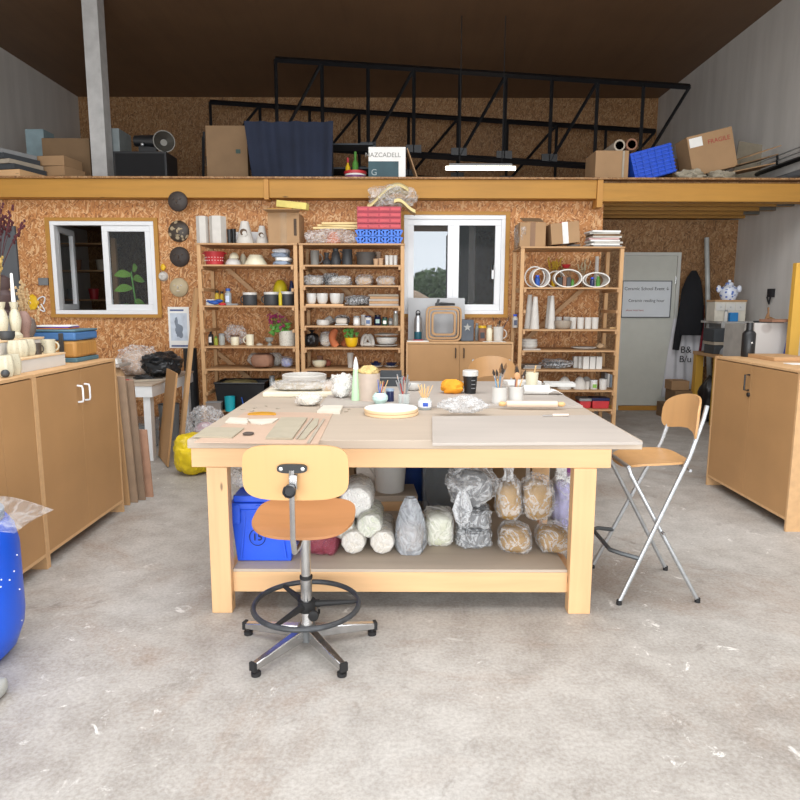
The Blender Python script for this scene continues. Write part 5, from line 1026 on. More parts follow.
# behind, on floor or second shelf
t = T('bucket', 'white plastic bucket on wooden blocks under the table', 'bucket', (X(390, 4.6, .4), 4.62, .245)); hB = Z(450, 4.6)-.245
hB = max(hB, .3); part('pail', MB().lathe([(0, 0), (.105, 0), (.125, hB-.02), (.132, hB-.02), (.132, hB), (.118, hB), (.1, .01), (0, .01)], n=32), WHT, t); part('bail_handle', MB().tube([(-.13, 0, hB-.03), (-.16, -.05, hB-.1), (-.1, -.13, hB-.17)], .003, 5), STL, t)
for k in range(3): solo('timber_block', ('floor level', 'middle', 'topmost')[k]+' timber block under the white bucket', 'timber', MB().box(-.19, .19, -.15, .15, 0, (.1, .1, .04)[k]), PINE if k < 2 else PLYT, (X(390, 4.6, .4), 4.62, (0, .101, .202)[k]), rz=.04*k, group='timber blocks under the bucket')
solo('blue_drum', 'dark blue drum behind the white bucket', 'drum', MB().lathe([(0, 0), (.12, 0), (.13, .03), (.13, .68), (.11, .72), (0, .72)]), mat('dark_blue_drum', '#16418c', .4), (X(419, 5.2, .5), 5.25, 0))
t = T('storage_box', 'clear storage box of dark and white pieces under table', 'box', (X(437, 4.7, .5)+.06, 4.7, 0)); part('box', MB().box(-.17, .17, -.2, .2, 0, .75), glassy('box_plastic', '#8a9094', .5), t, bevel=.01); part('dark_cloth', MB().blob((0, 0, .33), (.14, .16, .32), 6, .2, 3, e=.7), DGY, t); part('white_piece', MB().blob((-.07, -.1, .62), (.05, .05, .09), 2, .3, 2), PAPER, t); part('paper_label', MB().box(.02, .1, -.204, -.201, .58, .65), mat('pink_label', '#c9a3b0', .6), t)
carton('large brown cardboard box at the back under the table', (X(492, 5.0, .5), 5.05, 0), (.5, .35, .76), m=CARD2); carton('tall brown box behind the stool under the table', (X(340, 5.1, .5), 5.15, 0), (.24, .25, .76), m=CARD2)
t = T('paper_sack', 'white printed paper sack behind the right table leg', 'sack', (X(574, 4.7, .5), 4.75, 0)); part('sack', MB().box(-.14, .14, -.1, .1, 0, .8), PAPER, t, bevel=.01); text('printed_text', 'SOIL', .07, INK, t, (-.02, -.103, .69)); part('printed_line', MB().box(-.12, .12, -.103, -.101, .6, .606), INK, t); part('purple_panel', MB().box(-.06, .05, -.105, -.101, .34, .46), mat('purple_ink', '#7a2f7c', .6), t)
# ================================================================ left: drum, plinths, pots
t = T('plastic_drum', 'bright blue plastic drum at the left edge in front', 'drum', (-2.0, 2.72, 0)); dH = .68
part('drum_body', MB().lathe([(0, .0), (.2, 0), (.25, .05), (.283, .14), (.29, .2), (.29, .52), (.275, .6), (.25, .64), (0, .64)], n=56), mat('drum_blue', '#1454d0', .35, var=.06, scale=3), t)
part('drum_lid', MB().lathe([(0, .641), (.235, .641), (.24, .65), (.24, .68), (.225, .69), (.21, .68), (0, .68)], n=56), mat('blue_grey_lid', '#6c7f98', .55), t)
sp = MB(); q = random.Random(2)
for i in range(26): a_ = q.uniform(-1.9, .3); zz = q.uniform(.1, .5); r_ = .2905 if zz > .2 else .284; sp.blob((r_*math.cos(a_), r_*math.sin(a_), zz), (.004, .004, .004), 1, 0, flat=None, nu=6, nv=4)
part('paint_spots', sp, PAPER, t)
part('drum_seam', MB().tube([(.2915*math.cos(-.75), .2915*math.sin(-.75), .2), (.2915*math.cos(-.75), .2915*math.sin(-.75), .52)], .003, 5), mat('seam_pale', '#b9c9ea', .4), t)
solo('plastic_sheet', 'clear plastic sheet hanging off the top of the blue drum', 'plastic sheet', MB().sheet(lambda u, v: (-.2+.58*u, -.14+.3*v, .012-.16*max(0, u-.62)*(1-.3*v)+.014*math.sin(7*u+3*v)), 24, 10, .003), film('sheet_film', '#dfe0e0', .08, .25, 5), (-1.96, 2.7, .702))
t = T('plastic_tub', 'pale grey plastic foot of a trolley beside the drum', 'trolley', (-1.72, 2.9, 0)); part('foot', MB().blob((.05, 0, .035), (.06, .09, .04), 2, .1, e=.6), mat('pale_grey_plastic', '#a9aaa5', .6), t); t.location = (-1.72, 2.42, 0)
C0 = CH
def plinth(label, x0, x1, y0, y1, h):
    t = T('display_plinth', label, 'plinth', (x0, y0, C0+.001), group='white display plinths'); part('plinth_body', MB().box(0, x1-x0, 0, y1-y0, 0, h-.013), WHT, t); part('ply_top', MB().box(-.004, x1-x0+.004, -.004, y1-y0+.004, h-.0125, h), PLYE, t, bevel=.002)
plinth('lower white plinth carrying cream mugs', -2.37, -2.235, 3.83, 4.33, .085); plinth('taller white plinth at the back carrying vases', -2.66, -2.385, 3.3, 4.36, .185)
ML = C0+.087; MU = C0+.187
CRG = speckle('cream_speckle', '#c4bda5', '#a1977d', 80, .14, .4)
def gourd(label, x, y, zz, r, h, m, grp):
    t = T('gourd_mug', label, 'mug', (x, y, zz), group=grp); fn = lambda a_, z_: 1+.06*math.cos(3*a_*2)
    part('body', MB().lathe([(0, 0), (r*.75, 0), (r, h*.3), (r, h*.65), (r*.8, h*.95), (r*.75, h), (r*.68, h), (r*.8, h*.6), (0, h*.2)], n=36, fn=fn), m, t); return t
LXm = lambda px, y, zz: X(px, y, zz)
for i, (px, y, r) in enumerate(((10, 3.92, .042), (20.5, 3.95, .05), (29, 4.04, .042))): gourd(('cream ribbed mug, rear left on lower plinth', 'cream ribbed mug, largest in front on the lower plinth', 'cream ribbed mug beside the dark cup')[i], max(LXm(px, y, ML), -2.365+r), y, ML, r, .1, CRG, 'cream ribbed mugs on the plinth')
mug('small black and white mug between the cream mugs', (LXm(36, 4.12, ML), 4.13, ML), .03, .07, mat('dark_bronze_glaze', '#4a4038', .4), name='mug', side=1)
mug('plain cream mug at the end of the lower plinth', (LXm(47, 4.22, ML), 4.24, ML), .044, .088, CRG, rz=.2)
for i, (px, y) in enumerate(((7, 3.63), (14.5, 3.72))): gourd(('cream ribbed mug on the cupboard at the left frame edge', 'cream ribbed mug on the cupboard right of its neighbour')[i], LXm(px, y, C0), y, C0+.001, .04, .12, CRG, 'cream mugs on cupboard top')
solo('ceramic_ball', 'small dark ceramic ball in front of the cream mugs', 'ceramic ball', MB().blob((0, 0, .022), (.022, .022, .022), 1, 0), DGY, (LXm(1.5, 3.56, C0)+.01, 3.58, C0+.001))
def candle(label, px, y, ytop, withc):
    x = LXm(px, y, MU); t = T('candle_holder', label, 'candle holder', (x, y, MU), group='pale baluster candle holders'); H = Z(303, y)-MU
    part('holder', MB().lathe([(0, 0), (.035, 0), (.036, .02), (.022, .04), (.028, .06), (.038, H*.5), (.028, H*.7), (.016, H*.8), (.022, H*.9), (.026, H), (.018, H), (0, H*.95)], n=28, fn=lambda a_, z_: 1+.05*math.sin(4*a_+25*z_)), CRG, t)
    if withc: solo('candle', 'tall white tapered candle standing in the right candle holder', 'candle', MB().lathe([(0, 0), (.0125, 0), (.008, Z(275, y)-MU-H), (0, Z(274, y)-MU-H)]), PAPER, (x, y, MU+H+.001))
candle('pale baluster candle holder without a candle at frame edge', 3.5, 4.1, 303, False); candle('pale baluster candle holder carrying the white candle', 16.5, 4.16, 303, True)
vessel('bowl', 'dark bowl with pale spot between the candle holders', 'bowl', (LXm(11, 4.02, MU), 3.98, MU), bowlp(.045, .05, .006, .7), DGY)
vessel('vase', 'grey cylinder vase behind the candle holders', 'vase', (LXm(10, 4.25, MU)-.02, 4.27, MU), cupp(.04, .04, .14), GRY)
def pear(label, px, y, r, h, m):
    return solo('pear_vase', label, 'vase', MB().lathe([(0, 0), (r*.6, 0), (r*.62, h*.2), (r*.9, h*.4), (r, h*.6), (r*.8, h*.85), (r*.4, h), (0, h)], n=30), m, (LXm(px, y, MU), y, MU), group='speckled round vases')
pear('speckled pinkish brown vase, left of the round grey one', 25, 4.26, .045, .17, speckle('pinkish_stone', '#8f7268', '#6e554e', 90, .15, .7))
solo('round_vase', 'round grey speckled vase at the end of the plinth', 'vase', MB().lathe([(0, 0), (.03, 0), (.045, .03), (.055, .07), (.045, .115), (.02, .135), (0, .135)]), speckle('dark_stone_speckle', '#665c56', '#9a8f88', 70, .15, .7), (LXm(31, 4.3, MU)-.02, 4.3, MU+.0))
def stackv(label, px, y): 
    t = T('stacked_vase', label, 'vase', (LXm(px, y, MU), y, MU)); H = Z(276, y)-MU; part('body', MB().lathe([(0, 0), (.06, 0), (.06, H*.4), (.045, H*.45), (.075, H*.58), (.08, H*.68), (.05, H*.76), (.062, H*.84), (.06, H*.95), (.03, H), (.02, H), (0, H*.9)], n=32), mat('purple_brown_glaze', '#4e3d3c', .55), t); return t, H
tv, Hv = stackv('dark brown double bellied vase behind candle holders', 4, 4.33-.06)
dried('dark red dried flower sprays above the brown vase', (tv.location.x, tv.location.y, MU+Hv*.98+.004), .44, mat('dark_red_dried', '#4c2226', .95), 16, .2, 7, lean=(.12, 0))
dried('yellow straw dried flowers in front of the slate board', (tv.location.x+.05, tv.location.y-.1, MU+.24), .32, mat('straw_dried', '#b79a58', .95), 20, .09, 12)['label'] = 'straw yellow dried flowers below the dark red sprays'
pv = vessel('vase', 'small dark vase holding pampas grass behind the basket', 'vase', (LXm(27, 4.6, C0)-.0, 4.62, C0+.001) if False else (-2.64, 4.6, C0+.001), cupp(.04, .045, .2), DGY)
dried('pale dried pampas grass left of the open window', (-2.64, 4.6, C0+.02), .55, mat('pampas_beige', '#c4a67c', .95), 18, .17, 15, hm=mat('pampas_beige', '#c4a67c', .95))
solo('slate_sheet', 'dark slate panel standing behind the dried flowers', 'panel', MB().box(-.2, .09, -.01, .01, 0, Z(226, 4.7)-C0), DGY, (LXm(5, 4.72, 1.5), 4.78, C0+.001))
# basket
t = T('basket', 'blue and woven wood basket box on the left cupboard', 'basket', (-2.58, 4.5, C0+.001)); hb3 = .225; bw_ = .335
WK = wood('wicker_wood', '#b58444', 'z', .35, 14)
part('woven_body', MB().box(0, bw_, 0, .33, .03, hb3*.66), WK, t, bevel=.02); part('blue_base', MB().box(-.003, bw_+.003, -.003, .333, 0, .029), mat('slate_teal', '#4f7280', .6), t, bevel=.004)
part('blue_band', MB().box(-.003, bw_+.003, -.003, .333, hb3*.67, hb3*.93), mat('cornflower', '#4573a8', .6), t, bevel=.012); part('lid', MB().box(-.006, bw_+.006, -.006, .336, hb3*.935, hb3), mat('slate_teal', '#4f7280', .6), t, bevel=.006); part('strap', MB().box(bw_*.68, bw_*.68+.03, -.014, -.004, .06, hb3*.9), mat('dark_strap', '#3e3a36', .6), t, bevel=.002)
for k in range(3): solo('magazine', ('orange', 'purple', 'white')[k]+' edged magazine on the basket lid', 'magazine', MB().box(-.12, .12, -.09, .09, 0, .007), [mat('orange_cover', '#c8782c', .5), mat('purple_cover', '#6a4a9c', .5), PAPER][k], (-2.45, 4.66, C0+hb3+.003+k*.0085), rz=(.1, .04, .2)[k], group='magazines on the basket')
# wall items
def wall_disc(label, px, py, r, m, m2=None, face=False):
    c = at(px, py, YW); rr = r*AX(YW, 2)/F; t = T('wall_mask' if face else 'wall_disc', label, 'wall ornament', (c.x, YW-.003, c.z), group='round ceramic ornaments on the wall')
    part('disc', MB().lathe([(0, 0), (rr, 0), (rr*.96, .02), (rr*.7, .045), (0, .055)], n=32, rot=(PI/2, 0, 0)), m, t)
    b = MB()
    for s_ in (-1, 1): b.blob((s_*rr*.35, -.05, rr*.2), (rr*.14, .012, rr*.07), 1, 0, flat=None, nu=8, nv=6)
    b.blob((0, -.055, -.01*rr), (rr*.09, .02, rr*.2), 1, 0, flat=None, nu=8, nv=6).blob((0, -.05, -rr*.38), (rr*.22, .012, rr*.06), 1, 0, flat=None, nu=8, nv=6); part('relief', b, m2 or m, t); return t
DBR = mat('dark_bronze', '#3a322e', .6, bump=.3)
t_ = wall_disc('topmost dark round ornament near the beam', 177.5, 202, 9.5, DBR, mat('dark_bronze2', '#50443c', .6)); t_.location = tuple(at(177.5, 202, 7.896)); wall_disc('marbled brown and cream round ornament, second from the top', 178.5, 232, 10.5, speckle('marbled', '#3f352c', '#a8987c', 14, .3), mat('cream_face', '#b8a888', .6)); wall_disc('dark round ornament just right of the left window', 179.5, 257.5, 10, DBR, mat('dark_bronze2', '#50443c', .6)); wall_disc('pale cream round face, lowest of the column', 179, 288, 9.5, mat('cream_face', '#b8a888', .6), LCLAY, True)
wall_disc('small white round ornament under a yellow tab', 163.3, 277, 4.8, WHM); c = at(163.3, 268, YW); solo('yellow_tab', 'small yellow ornament above the little white disc', 'wall ornament', MB().blob((0, 0, 0), (.03, .015, .04), 2, .2, flat=None), YEL, (c.x, YW-.017, c.z))
c0, c1 = at(167.5, 307.5, YW), at(190.5, 348.5, YW); t = T('poster', 'white poster with a blue grey drawing on the osb wall', 'poster', ((c0.x+c1.x)/2, YW-.004, c1.z)); pw, ph = (c1.x-c0.x)/2, c0.z-c1.z
part('sheet', MB().box(-pw, pw, -.002, .002, 0, ph), PAPER, t); part('picture', MB().box(-pw*.8, pw*.8, -.004, -.0025, ph*.18, ph*.85), mat('poster_blue', '#c3cdd9', .7, var=.15, scale=12), t)
part('title_print', MB().box(-pw*.8, pw*.5, -.004, -.0025, ph*.9, ph*.94), mat('poster_ink', '#4a5a86', .7), t); part('drawing', MB().blob((.0, -.005, ph*.42), (pw*.35, .003, ph*.15), 3, .5, 2, flat=None).blob((-.03, -.005, ph*.62), (pw*.14, .003, ph*.12), 5, .5, 2, flat=None), mat('drawing_grey', '#7d8794', .8), t); part('caption_print', MB().box(-pw*.8, pw*.8, -.004, -.0025, ph*.03, ph*.07), mat('poster_ink', '#4a5a86', .7), t)
c = at(34, 303, YW); solo('yellow_ornament', 'ochre yellow cloth shape hanging left of window', 'wall ornament', MB().blob((0, 0, 0), (.06, .02, .09), 4, .4, 2, flat=None), YEL, (c.x, YW-.025, c.z))
c = at(44, 305, YW); solo('cord_loop', 'white looped cable hanging on the wall by the window', 'cable', MB().tube([(.09*math.sin(t_*.5)*math.cos(t_*.9)*.9, -.01, .09*math.sin(t_*.9)) for t_ in [i*.28 for i in range(26)]], .008, 6), PVC, (c.x, YW-.01, c.z))
c = at(44, 283, YW); solo('wall_socket', 'small grey and black fitting on the wall left of window', 'socket', MB().box(-.06, .06, -.03, 0, -.04, .05), mat('fitting_grey', '#6d7072', .5), (c.x, YW-.001, c.z), bevel=.006)
# ================================================================ white side table and things about it
wx1 = -2.47; wx0 = -3.75; wy0, wy1 = 6.43, 7.75; wz = .79
t = T('side_table', 'white legged side table under the left window', 'table', (wx1, wy0, 0)); WP = mat('white_table_paint', '#d9dbdc', .5, var=.03)
part('tabletop', MB().box(wx0-wx1, 0, 0, wy1-wy0, wz-.02, wz), PLYT, t, bevel=.003); part('apron', MB().box(wx0-wx1+.02, -.01, .01, .04, wz-.13, wz-.021).box(-.04, -.01, .041, wy1-wy0-.01, wz-.13, wz-.021), WP, t)
for x in (-.115, wx0-wx1+.02):
    for y in (.041, wy1-wy0-.11): part('leg', MB().box(x+.0, x+.07, y, y+.09, 0, wz-.021 if x < -.2 else wz-.022), WP, t)
bagged('big pinkish clear bag on the white side table', (X(137, 7.2, wz), 7.25, wz+.001), (.19, .2, .17), mat('pink_beige_clay', '#c2a792', .85), FILM, 120, crin=.2, e=.8, k=.85)
bagged('black plastic bag on the right end of side table', (X(171, 7.25, wz)-.06, 7.2, wz+.001), (.2, .22, .125), None, mat('black_bin_bag2', '#1d1f22', .35, bump=.6), 121, crin=.2, amp=.3)
vessel('bowl', 'tan clay bowl under the board on side table', 'bowl', (X(118, 6.9, wz)-.02, 6.85, wz+.001), domep(.11, .14), mat('tan_bisque', '#c09e78', .85))
solo('board', 'flat grey board resting on the tan bowl', 'board', MB().box(-.22, .17, -.15, .15, 0, .025), PLYG, (X(112, 6.9, wz), 6.85, wz+.143)); solo('paper_pack', 'white paper pack lying on the flat grey board', 'paper', MB().box(-.08, .08, -.05, .05, 0, .05), PAPER, (X(115, 6.9, wz), 6.85, wz+.17)); 
solo('red_cloth', 'small red cloth at the front of side table', 'cloth', MB().blob((0, 0, .02), (.1, .06, .02), 3, .4, 3), RED, (X(121, 6.55, wz), 6.56, wz+.001))
solo('black_strap', 'black tool with straps lying in front of black bag', 'tool', MB().blob((0, 0, .03), (.1, .035, .03), 5, .4, 3).ob((.13, -.02, .02), (.14, .02, .02), (0, 0, .5)), BLK, (X(146, 6.8, wz), 6.75, wz+.001)); solo('paddle', 'grey wooden paddle lying beside the black tool', 'tool', MB().ob((0, 0, .012), (.3, .05, .02), (0, 0, .6)), CLAY, (X(165, 6.8, wz)-.14, 6.68, wz+.001))
t = T('storage_tub', 'clear plastic tub of bags under the side table', 'tub', (-3.05, 7.0, 0)); part('tub', MB().box(-.25, .32, -.2, .2, 0, .33, .02), glassy('tub_plastic', '#8f979a', .45), t); part('bag_inside', MB().blob((.03, 0, .14), (.25, .16, .14), 5, .3, 2, e=.8), mat('grey_blue_bag', '#8f969c', .7), t)
solo('rubbish_sack', 'black sack on the floor under the side table', 'sack', MB().blob((0, 0, .27), (.28, .25, .28), 9, .25, 2, cr=.1), BLK, (-3.55, 7.45, 0)) if False else None; solo('grey_bin', 'grey bin at the back under the side table', 'bin', MB().lathe(cupp(.12, .1, .42)), mat('bin_grey', '#77797a', .6), (-2.72, 7.55, 0))
bds = [(-2.16, 4.95, 1.06, RACKZ), (-2.125, 5.02, 1.04, mat('grey_brown_board', '#a38a72', .8)), (-2.09, 5.09, 1.0, mat('grey_brown_board2', '#947c66', .8)), (-2.06, 5.2, .58, mat('pink_brown_board', '#b98e74', .8))]
for i, (x, y, h, m) in enumerate(bds): solo('leaning_board', ('tan board leaning nearest the cupboard end', 'greyish board second from the cupboard end', 'darker greyish board third from the cupboard end', 'shortest reddish board leaning outermost')[i], 'board', MB().ob((-.17, 0, h/2), (.36, .018, h), (.1, 0, 0)), m, (x, y, .0), group='boards leaning at the cupboard end')
solo('plywood_offcut', 'brown plywood sheet leaning against the side table end', 'board', MB().ob((0, .3, .46), (.018, .55, .92), (0, .14, 0)), MDF, (-2.2, 6.2, .005), rz=.5, group=None)
solo('timber_lath', 'tall pale lath leaning in front of the left rack', 'timber', MB().tube([(0, 0, 0), (X(196.5, 7.7, 1.7)-X(181, 6.95, 0), .75, Z(292, 7.7))], .032, 4), RACKZ, (X(181, 6.95, 0), 6.95, .03)); solo('black_roll', 'black rolled sheet standing left of the left rack', 'roll', MB().cyl((0, 0, 0), (.0, 0, 1.05), .085, .08, 18), mat('black_sheet', '#24272a', .5, bump=.4), (X(191, 7.85, .6)-.01, 7.9, 0))
t = bagged('yellow plastic sack on the floor beside the work table', (X(193, 5.95, .2), 6.0, 0), (.17, .2, .2), mat('yellow_sack_fill', '#b79b18', .6), mat('yellow_bag', '#d8bc16', .4, bump=.4), 130, crin=.1)
bagged('clear plastic bag with pink pieces beside the left rack', (X(205, 6.6, .4), 6.62, .0), (.19, .16, .27), mat('pinkish_bits', '#b898a0', .8, var=.3, scale=15), FILM, 131, crin=.2, k=.7)
# ================================================================ mezzanine
MZ = ZB1+.023
def mzp(px, Y): return X(px, Y, MZ)
def mbox(name, label, cat, p0, p1, yt, m, Y=8.25, d_=.4, rz=0, group=None, z0=0, mark=None, **kw):
    x0, x1 = mzp(p0, Y), mzp(p1, Y); h = Z(yt, Y)-MZ-z0; w_ = (x1-x0)/2
    t = T(name, label, cat, ((x0+x1)/2, Y+d_/2, MZ+.001+z0), rz, group); part('box' if 'box' in cat else 'body', MB().box(-w_, w_, -d_/2, d_/2, 0, h), m, t, bevel=.004)
    return t, w_, h
for k in range(5): x0 = mzp(-8, 8.2); solo('timber_plank', ('bottom', 'second', 'third', 'fourth', 'top')[k]+' plank of the slanting stack at left on mezzanine', 'timber', MB().box(-.42, .24, -.25, .25, 0, (.11, .06, .05, .06, .05)[k]), [PINE, SLATE, CLAY, SLATE, GRY][k], (mzp(16+k*-3, 8.3), 8.35, MZ+.003+(0, .115, .18, .235, .3)[k]), rot=(0, 0, -.2-.05*k), group='planks stacked on the mezzanine')
for k in range(3): carton(('lowest', 'middle', 'topmost')[k]+' flat cardboard box beside the planks on mezzanine', (mzp(51-k*2, 8.4), 8.75, MZ+.002+k*.125), (.36, .4, .12), m=CARD, rz=.1*k-.3, group='flat boxes on the mezzanine')
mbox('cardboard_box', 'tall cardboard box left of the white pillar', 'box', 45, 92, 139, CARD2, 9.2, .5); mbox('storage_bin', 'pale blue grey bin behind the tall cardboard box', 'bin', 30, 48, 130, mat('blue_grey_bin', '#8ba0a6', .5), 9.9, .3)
struct('trim_8', MB().box(mzp(93, 8.9), mzp(108, 8.9), 8.9, 9.1, MZ, ZR), mat('white_pillar', '#b9b8b6', .7))
mbox('metal_cabinet', 'grey metal cabinet right of white pillar', 'cabinet', 109, 122, 129, mat('cabinet_grey', '#7d8586', .5), 9.15, .4)
t, w_, h_ = mbox('speaker', 'black speaker box standing on the mezzanine', 'speaker', 114, 167, 152, BLK, 8.3, .4); part('front_cloth', MB().box(-w_*.92, w_*.92, -.206, -.201, .01, h_*.93), mat('speaker_cloth', '#101012', .95), t)
zt = MZ+h_+.003
t = T('studio_lamp', 'black lamp head with round reflector on the speaker', 'lamp', (mzp(148, 8.4), 8.48, zt)); part('stand_bracket', MB().box(-.12, .1, -.03, .03, 0, .09), BLK, t); part('head', MB().cyl((-.17, 0, .16), (.08, 0, .15), .065, .08), BLK, t); part('reflector', MB().lathe([(0, 0), (.05, 0), (.125, .07), (.13, .08), (.12, .08), (.04, .01), (0, .01)], (.2, -.04, .13), rot=(PI/2, 0, .4)), mat('reflector_dark', '#55534e', .35, .7), t); part('knob', MB().blob((-.05, -.08, .1), (.02, .02, .02), 1, 0, flat=None), STL, t)
t = T('tubular_stand', 'black tubular metal frame lying beside the cardboard panel', 'frame', (mzp(191, 8.9), 8.95, MZ+.012)); part('tube', MB().tube([(-.4, 0, .12), (.15, 0, .12), (.18, 0, .75)], .015, 6), BLK, t); part('tube', MB().tube([(-.4, .05, 0), (.12, .05, .01), (.15, .05, .7)], .015, 6), BLK, t)
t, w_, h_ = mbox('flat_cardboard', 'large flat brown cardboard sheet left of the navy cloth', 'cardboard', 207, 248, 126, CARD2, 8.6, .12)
part('printed_symbol', MB().prism([(-.03, 0), (.03, 0), (.03, .05), (-.03, .05)], 0, .003), mat('symbol_green', '#3e4f48', .8), t, loc=(w_*.55, -.062, h_*.55), rot=(PI/2, 0, 0))
t = T('timber_chair', 'pale timber frame piece beside the navy cloth', 'timber', (mzp(252, 8.3), 8.45, MZ+.001)); part('post', MB().box(-.03, .02, -.03, .03, 0, .25), RACKZ, t); part('rail', MB().ob((.0, 0, .28), (.05, .06, .35), (0, -.15, 0)), PAPER, t)
x0, x1 = mzp(252, 8.25), mzp(331, 8.25); hN = Z(122, 8.25)-MZ
t = T('draped_cloth', 'navy blue cloth draped over something on the mezzanine', 'cloth', ((x0+x1)/2, 8.45, MZ)); wN = (x1-x0)/2
def drape(u, v): x = (-wN-.12*(1-v)+(.08 if u > .5 else .16)*0+2*(wN+.05)*u); x = -wN*(1+.18*v)+2*wN*u*(1+.12*v); return (x, -.17-.03*math.sin(u*14)*(1-v*.5)-.02*math.sin(u*33+1), .01+hN*v+.03*math.sin(u*3)*(1-v))
part('cloth_front', MB().sheet(drape, 50, 8, -.01), NAVY, t); part('covered_crate', MB().box(-wN*.9, wN*.95, -.12, .3, 0, hN), NAVY, t)
t = T('metal_shelf', 'dark metal shelf unit right of the navy cloth', 'shelf', (mzp(352, 8.9), 9.0, MZ)); sh_ = MB()
for zz in (.002, .28, .58): sh_.box(-.35, .3, -.15, .2, zz, zz+.02)
for x in (-.35, .28): sh_.box(x, x+.02, -.15, -.13, .022, .6)
part('frame', sh_, SLATE, t)
t = T('paint_bucket', 'red and white paint tub beside the white carton', 'bucket', (mzp(354, 8.25), 8.4, MZ+.001)); part('tub', MB().lathe([(0, 0), (.12, 0), (.13, .12), (0, .12)]), PAPER, t); part('lid', MB().lathe([(0, .121), (.14, .121), (.14, .155), (0, .155)]), RED, t); part('band', MB().lathe([(.129, .03), (.1315, .03), (.1335, .1), (.1305, .1)]), mat('purple_band', '#6c3a6a', .5), t)
jar('green bottle standing behind the red lidded tub', MZ, 352, 358, 152, GREEN, GREEN, 8.75, name='bottle', cat='bottle', neck=.4)
jar('yellow bottle behind the red lidded tub', MZ, 345, 350, 158, YEL, RED, 8.75, name='bottle', cat='bottle', neck=.4); 
t, w_, h_ = mbox('appliance_carton', 'white and dark teal printed carton on the mezzanine', 'box', 368, 405, 147, PAPER, 8.15, .4); part('teal_panel', MB().box(-w_-.001, w_*.62, -.204, -.2005, 0, h_*.58), mat('dark_teal_print', '#2c4a52', .6), t); text('printed_name', 'NAZCADELL', .075, mat('grey_ink', '#8b8a84', .7), t, (-.05, -.204, h_*.76)); text('printed_mark', 'G', .1, mat('pale_ink', '#9aa6a8', .7), t, (-w_*.7, -.206, h_*.25)); part('open_flap', MB().ob((w_+.08, 0, h_*.55), (.01, .38, h_*.9), (0, -.35, 0)), CARD, t)
mbox('cardboard_box', 'wide cardboard box bound with a strap left of blue crate', 'box', 594, 627, 150, CARD, 8.3, .45)[0]; t = [o for o in COL.objects if o.name.startswith('cardboard_box')][-1]; t, w_, h_ = t, 22*.0125, .3
st = solo('strap', 'pale strap hanging over wide cardboard box', 'strap', MB().box(-.012, .012, -.004, .004, 0, Z(150, 8.28)-MZ), CLAY, (mzp(622, 8.28), 8.293, MZ+.001))
for i, (px, py, Yp, l_) in enumerate(((615, 141, 8.6, 'grey cardboard tube end on wide box, left one'), (627, 139, 8.75, 'dark cardboard tube end on wide box, right one'))):
    c = at(px, py, 8.5); c.z = Z(150, 8.3)+.07+.012*i; solo('cardboard_tube', l_, 'tube', MB().lathe([(.05, 0), (.07, 0), (.07, .5), (.05, .5), (.05, 0)], rot=(-PI/2, 0, 0)), CLAY if i == 0 else BROWNB, (c.x, 8.34, c.z), group='cardboard tubes')
# blue vented crate tilted
t = T('vented_crate', 'tilted bright blue vented crate on the mezzanine', 'crate', (mzp(655, 8.3), 8.45, MZ+.085), rot=(0, -.27, .05)); cwb = 21*AX(8.3, 3.2)/F; chh = Z(150, 8.3)-MZ-.04
part('crate_body', MB().box(-cwb, cwb, -.14, .14, 0, chh), mat('vent_blue', '#1f4fc0', .5), t, bevel=.004); rb = MB()
for k in range(8): rb.box(-cwb-.004, cwb+.004, -.152, -.1405, chh*(k+.3)/8, chh*(k+.62)/8)
part('front_slat', rb, BLUE, t); vb = MB()
for k in range(6): vb.box(-cwb+2*cwb*(k+.45)/6, -cwb+2*cwb*(k+.6)/6, -.156, -.1525, .01, chh-.01)
part('front_rib', vb, mat('vent_blue', '#1f4fc0', .5), t)
t = carton('big tilted cardboard box with red print and white label', (mzp(715, 8.35), 8.55, MZ+.17), (.56, .35, .48), rot=(0, .24*-1, 0)); text('red_print', 'FRAGILE', .075, mat('red_ink', '#a03a34', .7), t, (.1, -.177, .36)); part('white_label', MB().box(-.26, -.1, -.178, -.1755, .34, .45), PAPER, t)
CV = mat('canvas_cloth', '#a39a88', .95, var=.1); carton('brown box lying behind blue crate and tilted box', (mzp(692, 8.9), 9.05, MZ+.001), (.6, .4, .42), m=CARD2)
solo('canvas_cloth', 'crumpled canvas cloth left under the tilted box', 'cloth', MB().blob((0, 0, .075), (.16, .14, .085), 3, .5, 2.5, cr=.3), CV, (mzp(691, 8.2), 8.26, MZ+.001), group='crumpled canvas'); solo('canvas_cloth', 'crumpled canvas cloth right under the tilted box', 'cloth', MB().blob((0, 0, .07), (.17, .14, .075), 8, .5, 2.5, cr=.3), CV, (mzp(722, 8.2), 8.26, MZ+.001), group='crumpled canvas')
for k in range(3): solo('cardboard_sheet', ('lowest', 'middle', 'topmost')[k]+' folded cardboard sheet sloping up to the right', 'cardboard', MB().ob((0, 0, 0), (.55-.05*k, .4, .012), (0, -.2-.06*k, .1*k)), [CARD, CARD2, CARD][k], (mzp(747+k*4, 8.4), 8.5, MZ+.2+.1*k), group='sloping cardboard sheets')
solo('cardboard_sheet', 'large upright cardboard sheet behind the sloping ones', 'cardboard', MB().ob((0, 0, .35), (.4, .012, .7), (0, .12, .1)), mat('grey_card', '#8e8472', .9), (mzp(745, 9.3), 9.3, MZ+.02))
t = T('cable_tray', 'black wire cable tray running up the right wall', 'cable tray', (XR-.06, 8.4, MZ+.19)); part('tray', MB().tube([(0, 1.0, .12), (0, -2.4, .12)], .03, 4), BLK, t); part('wire', MB().tube([(0, 1.0, .2), (0, -2.4, .2)], .006, 4).tube([(0, 1.0, .26), (0, -2.4, .26)], .006, 4), STL, t)
for k in range(5): part('bracket', MB().box(-.01, .01, .4-.6*k, .42-.6*k, .15, .27), BLK, t)
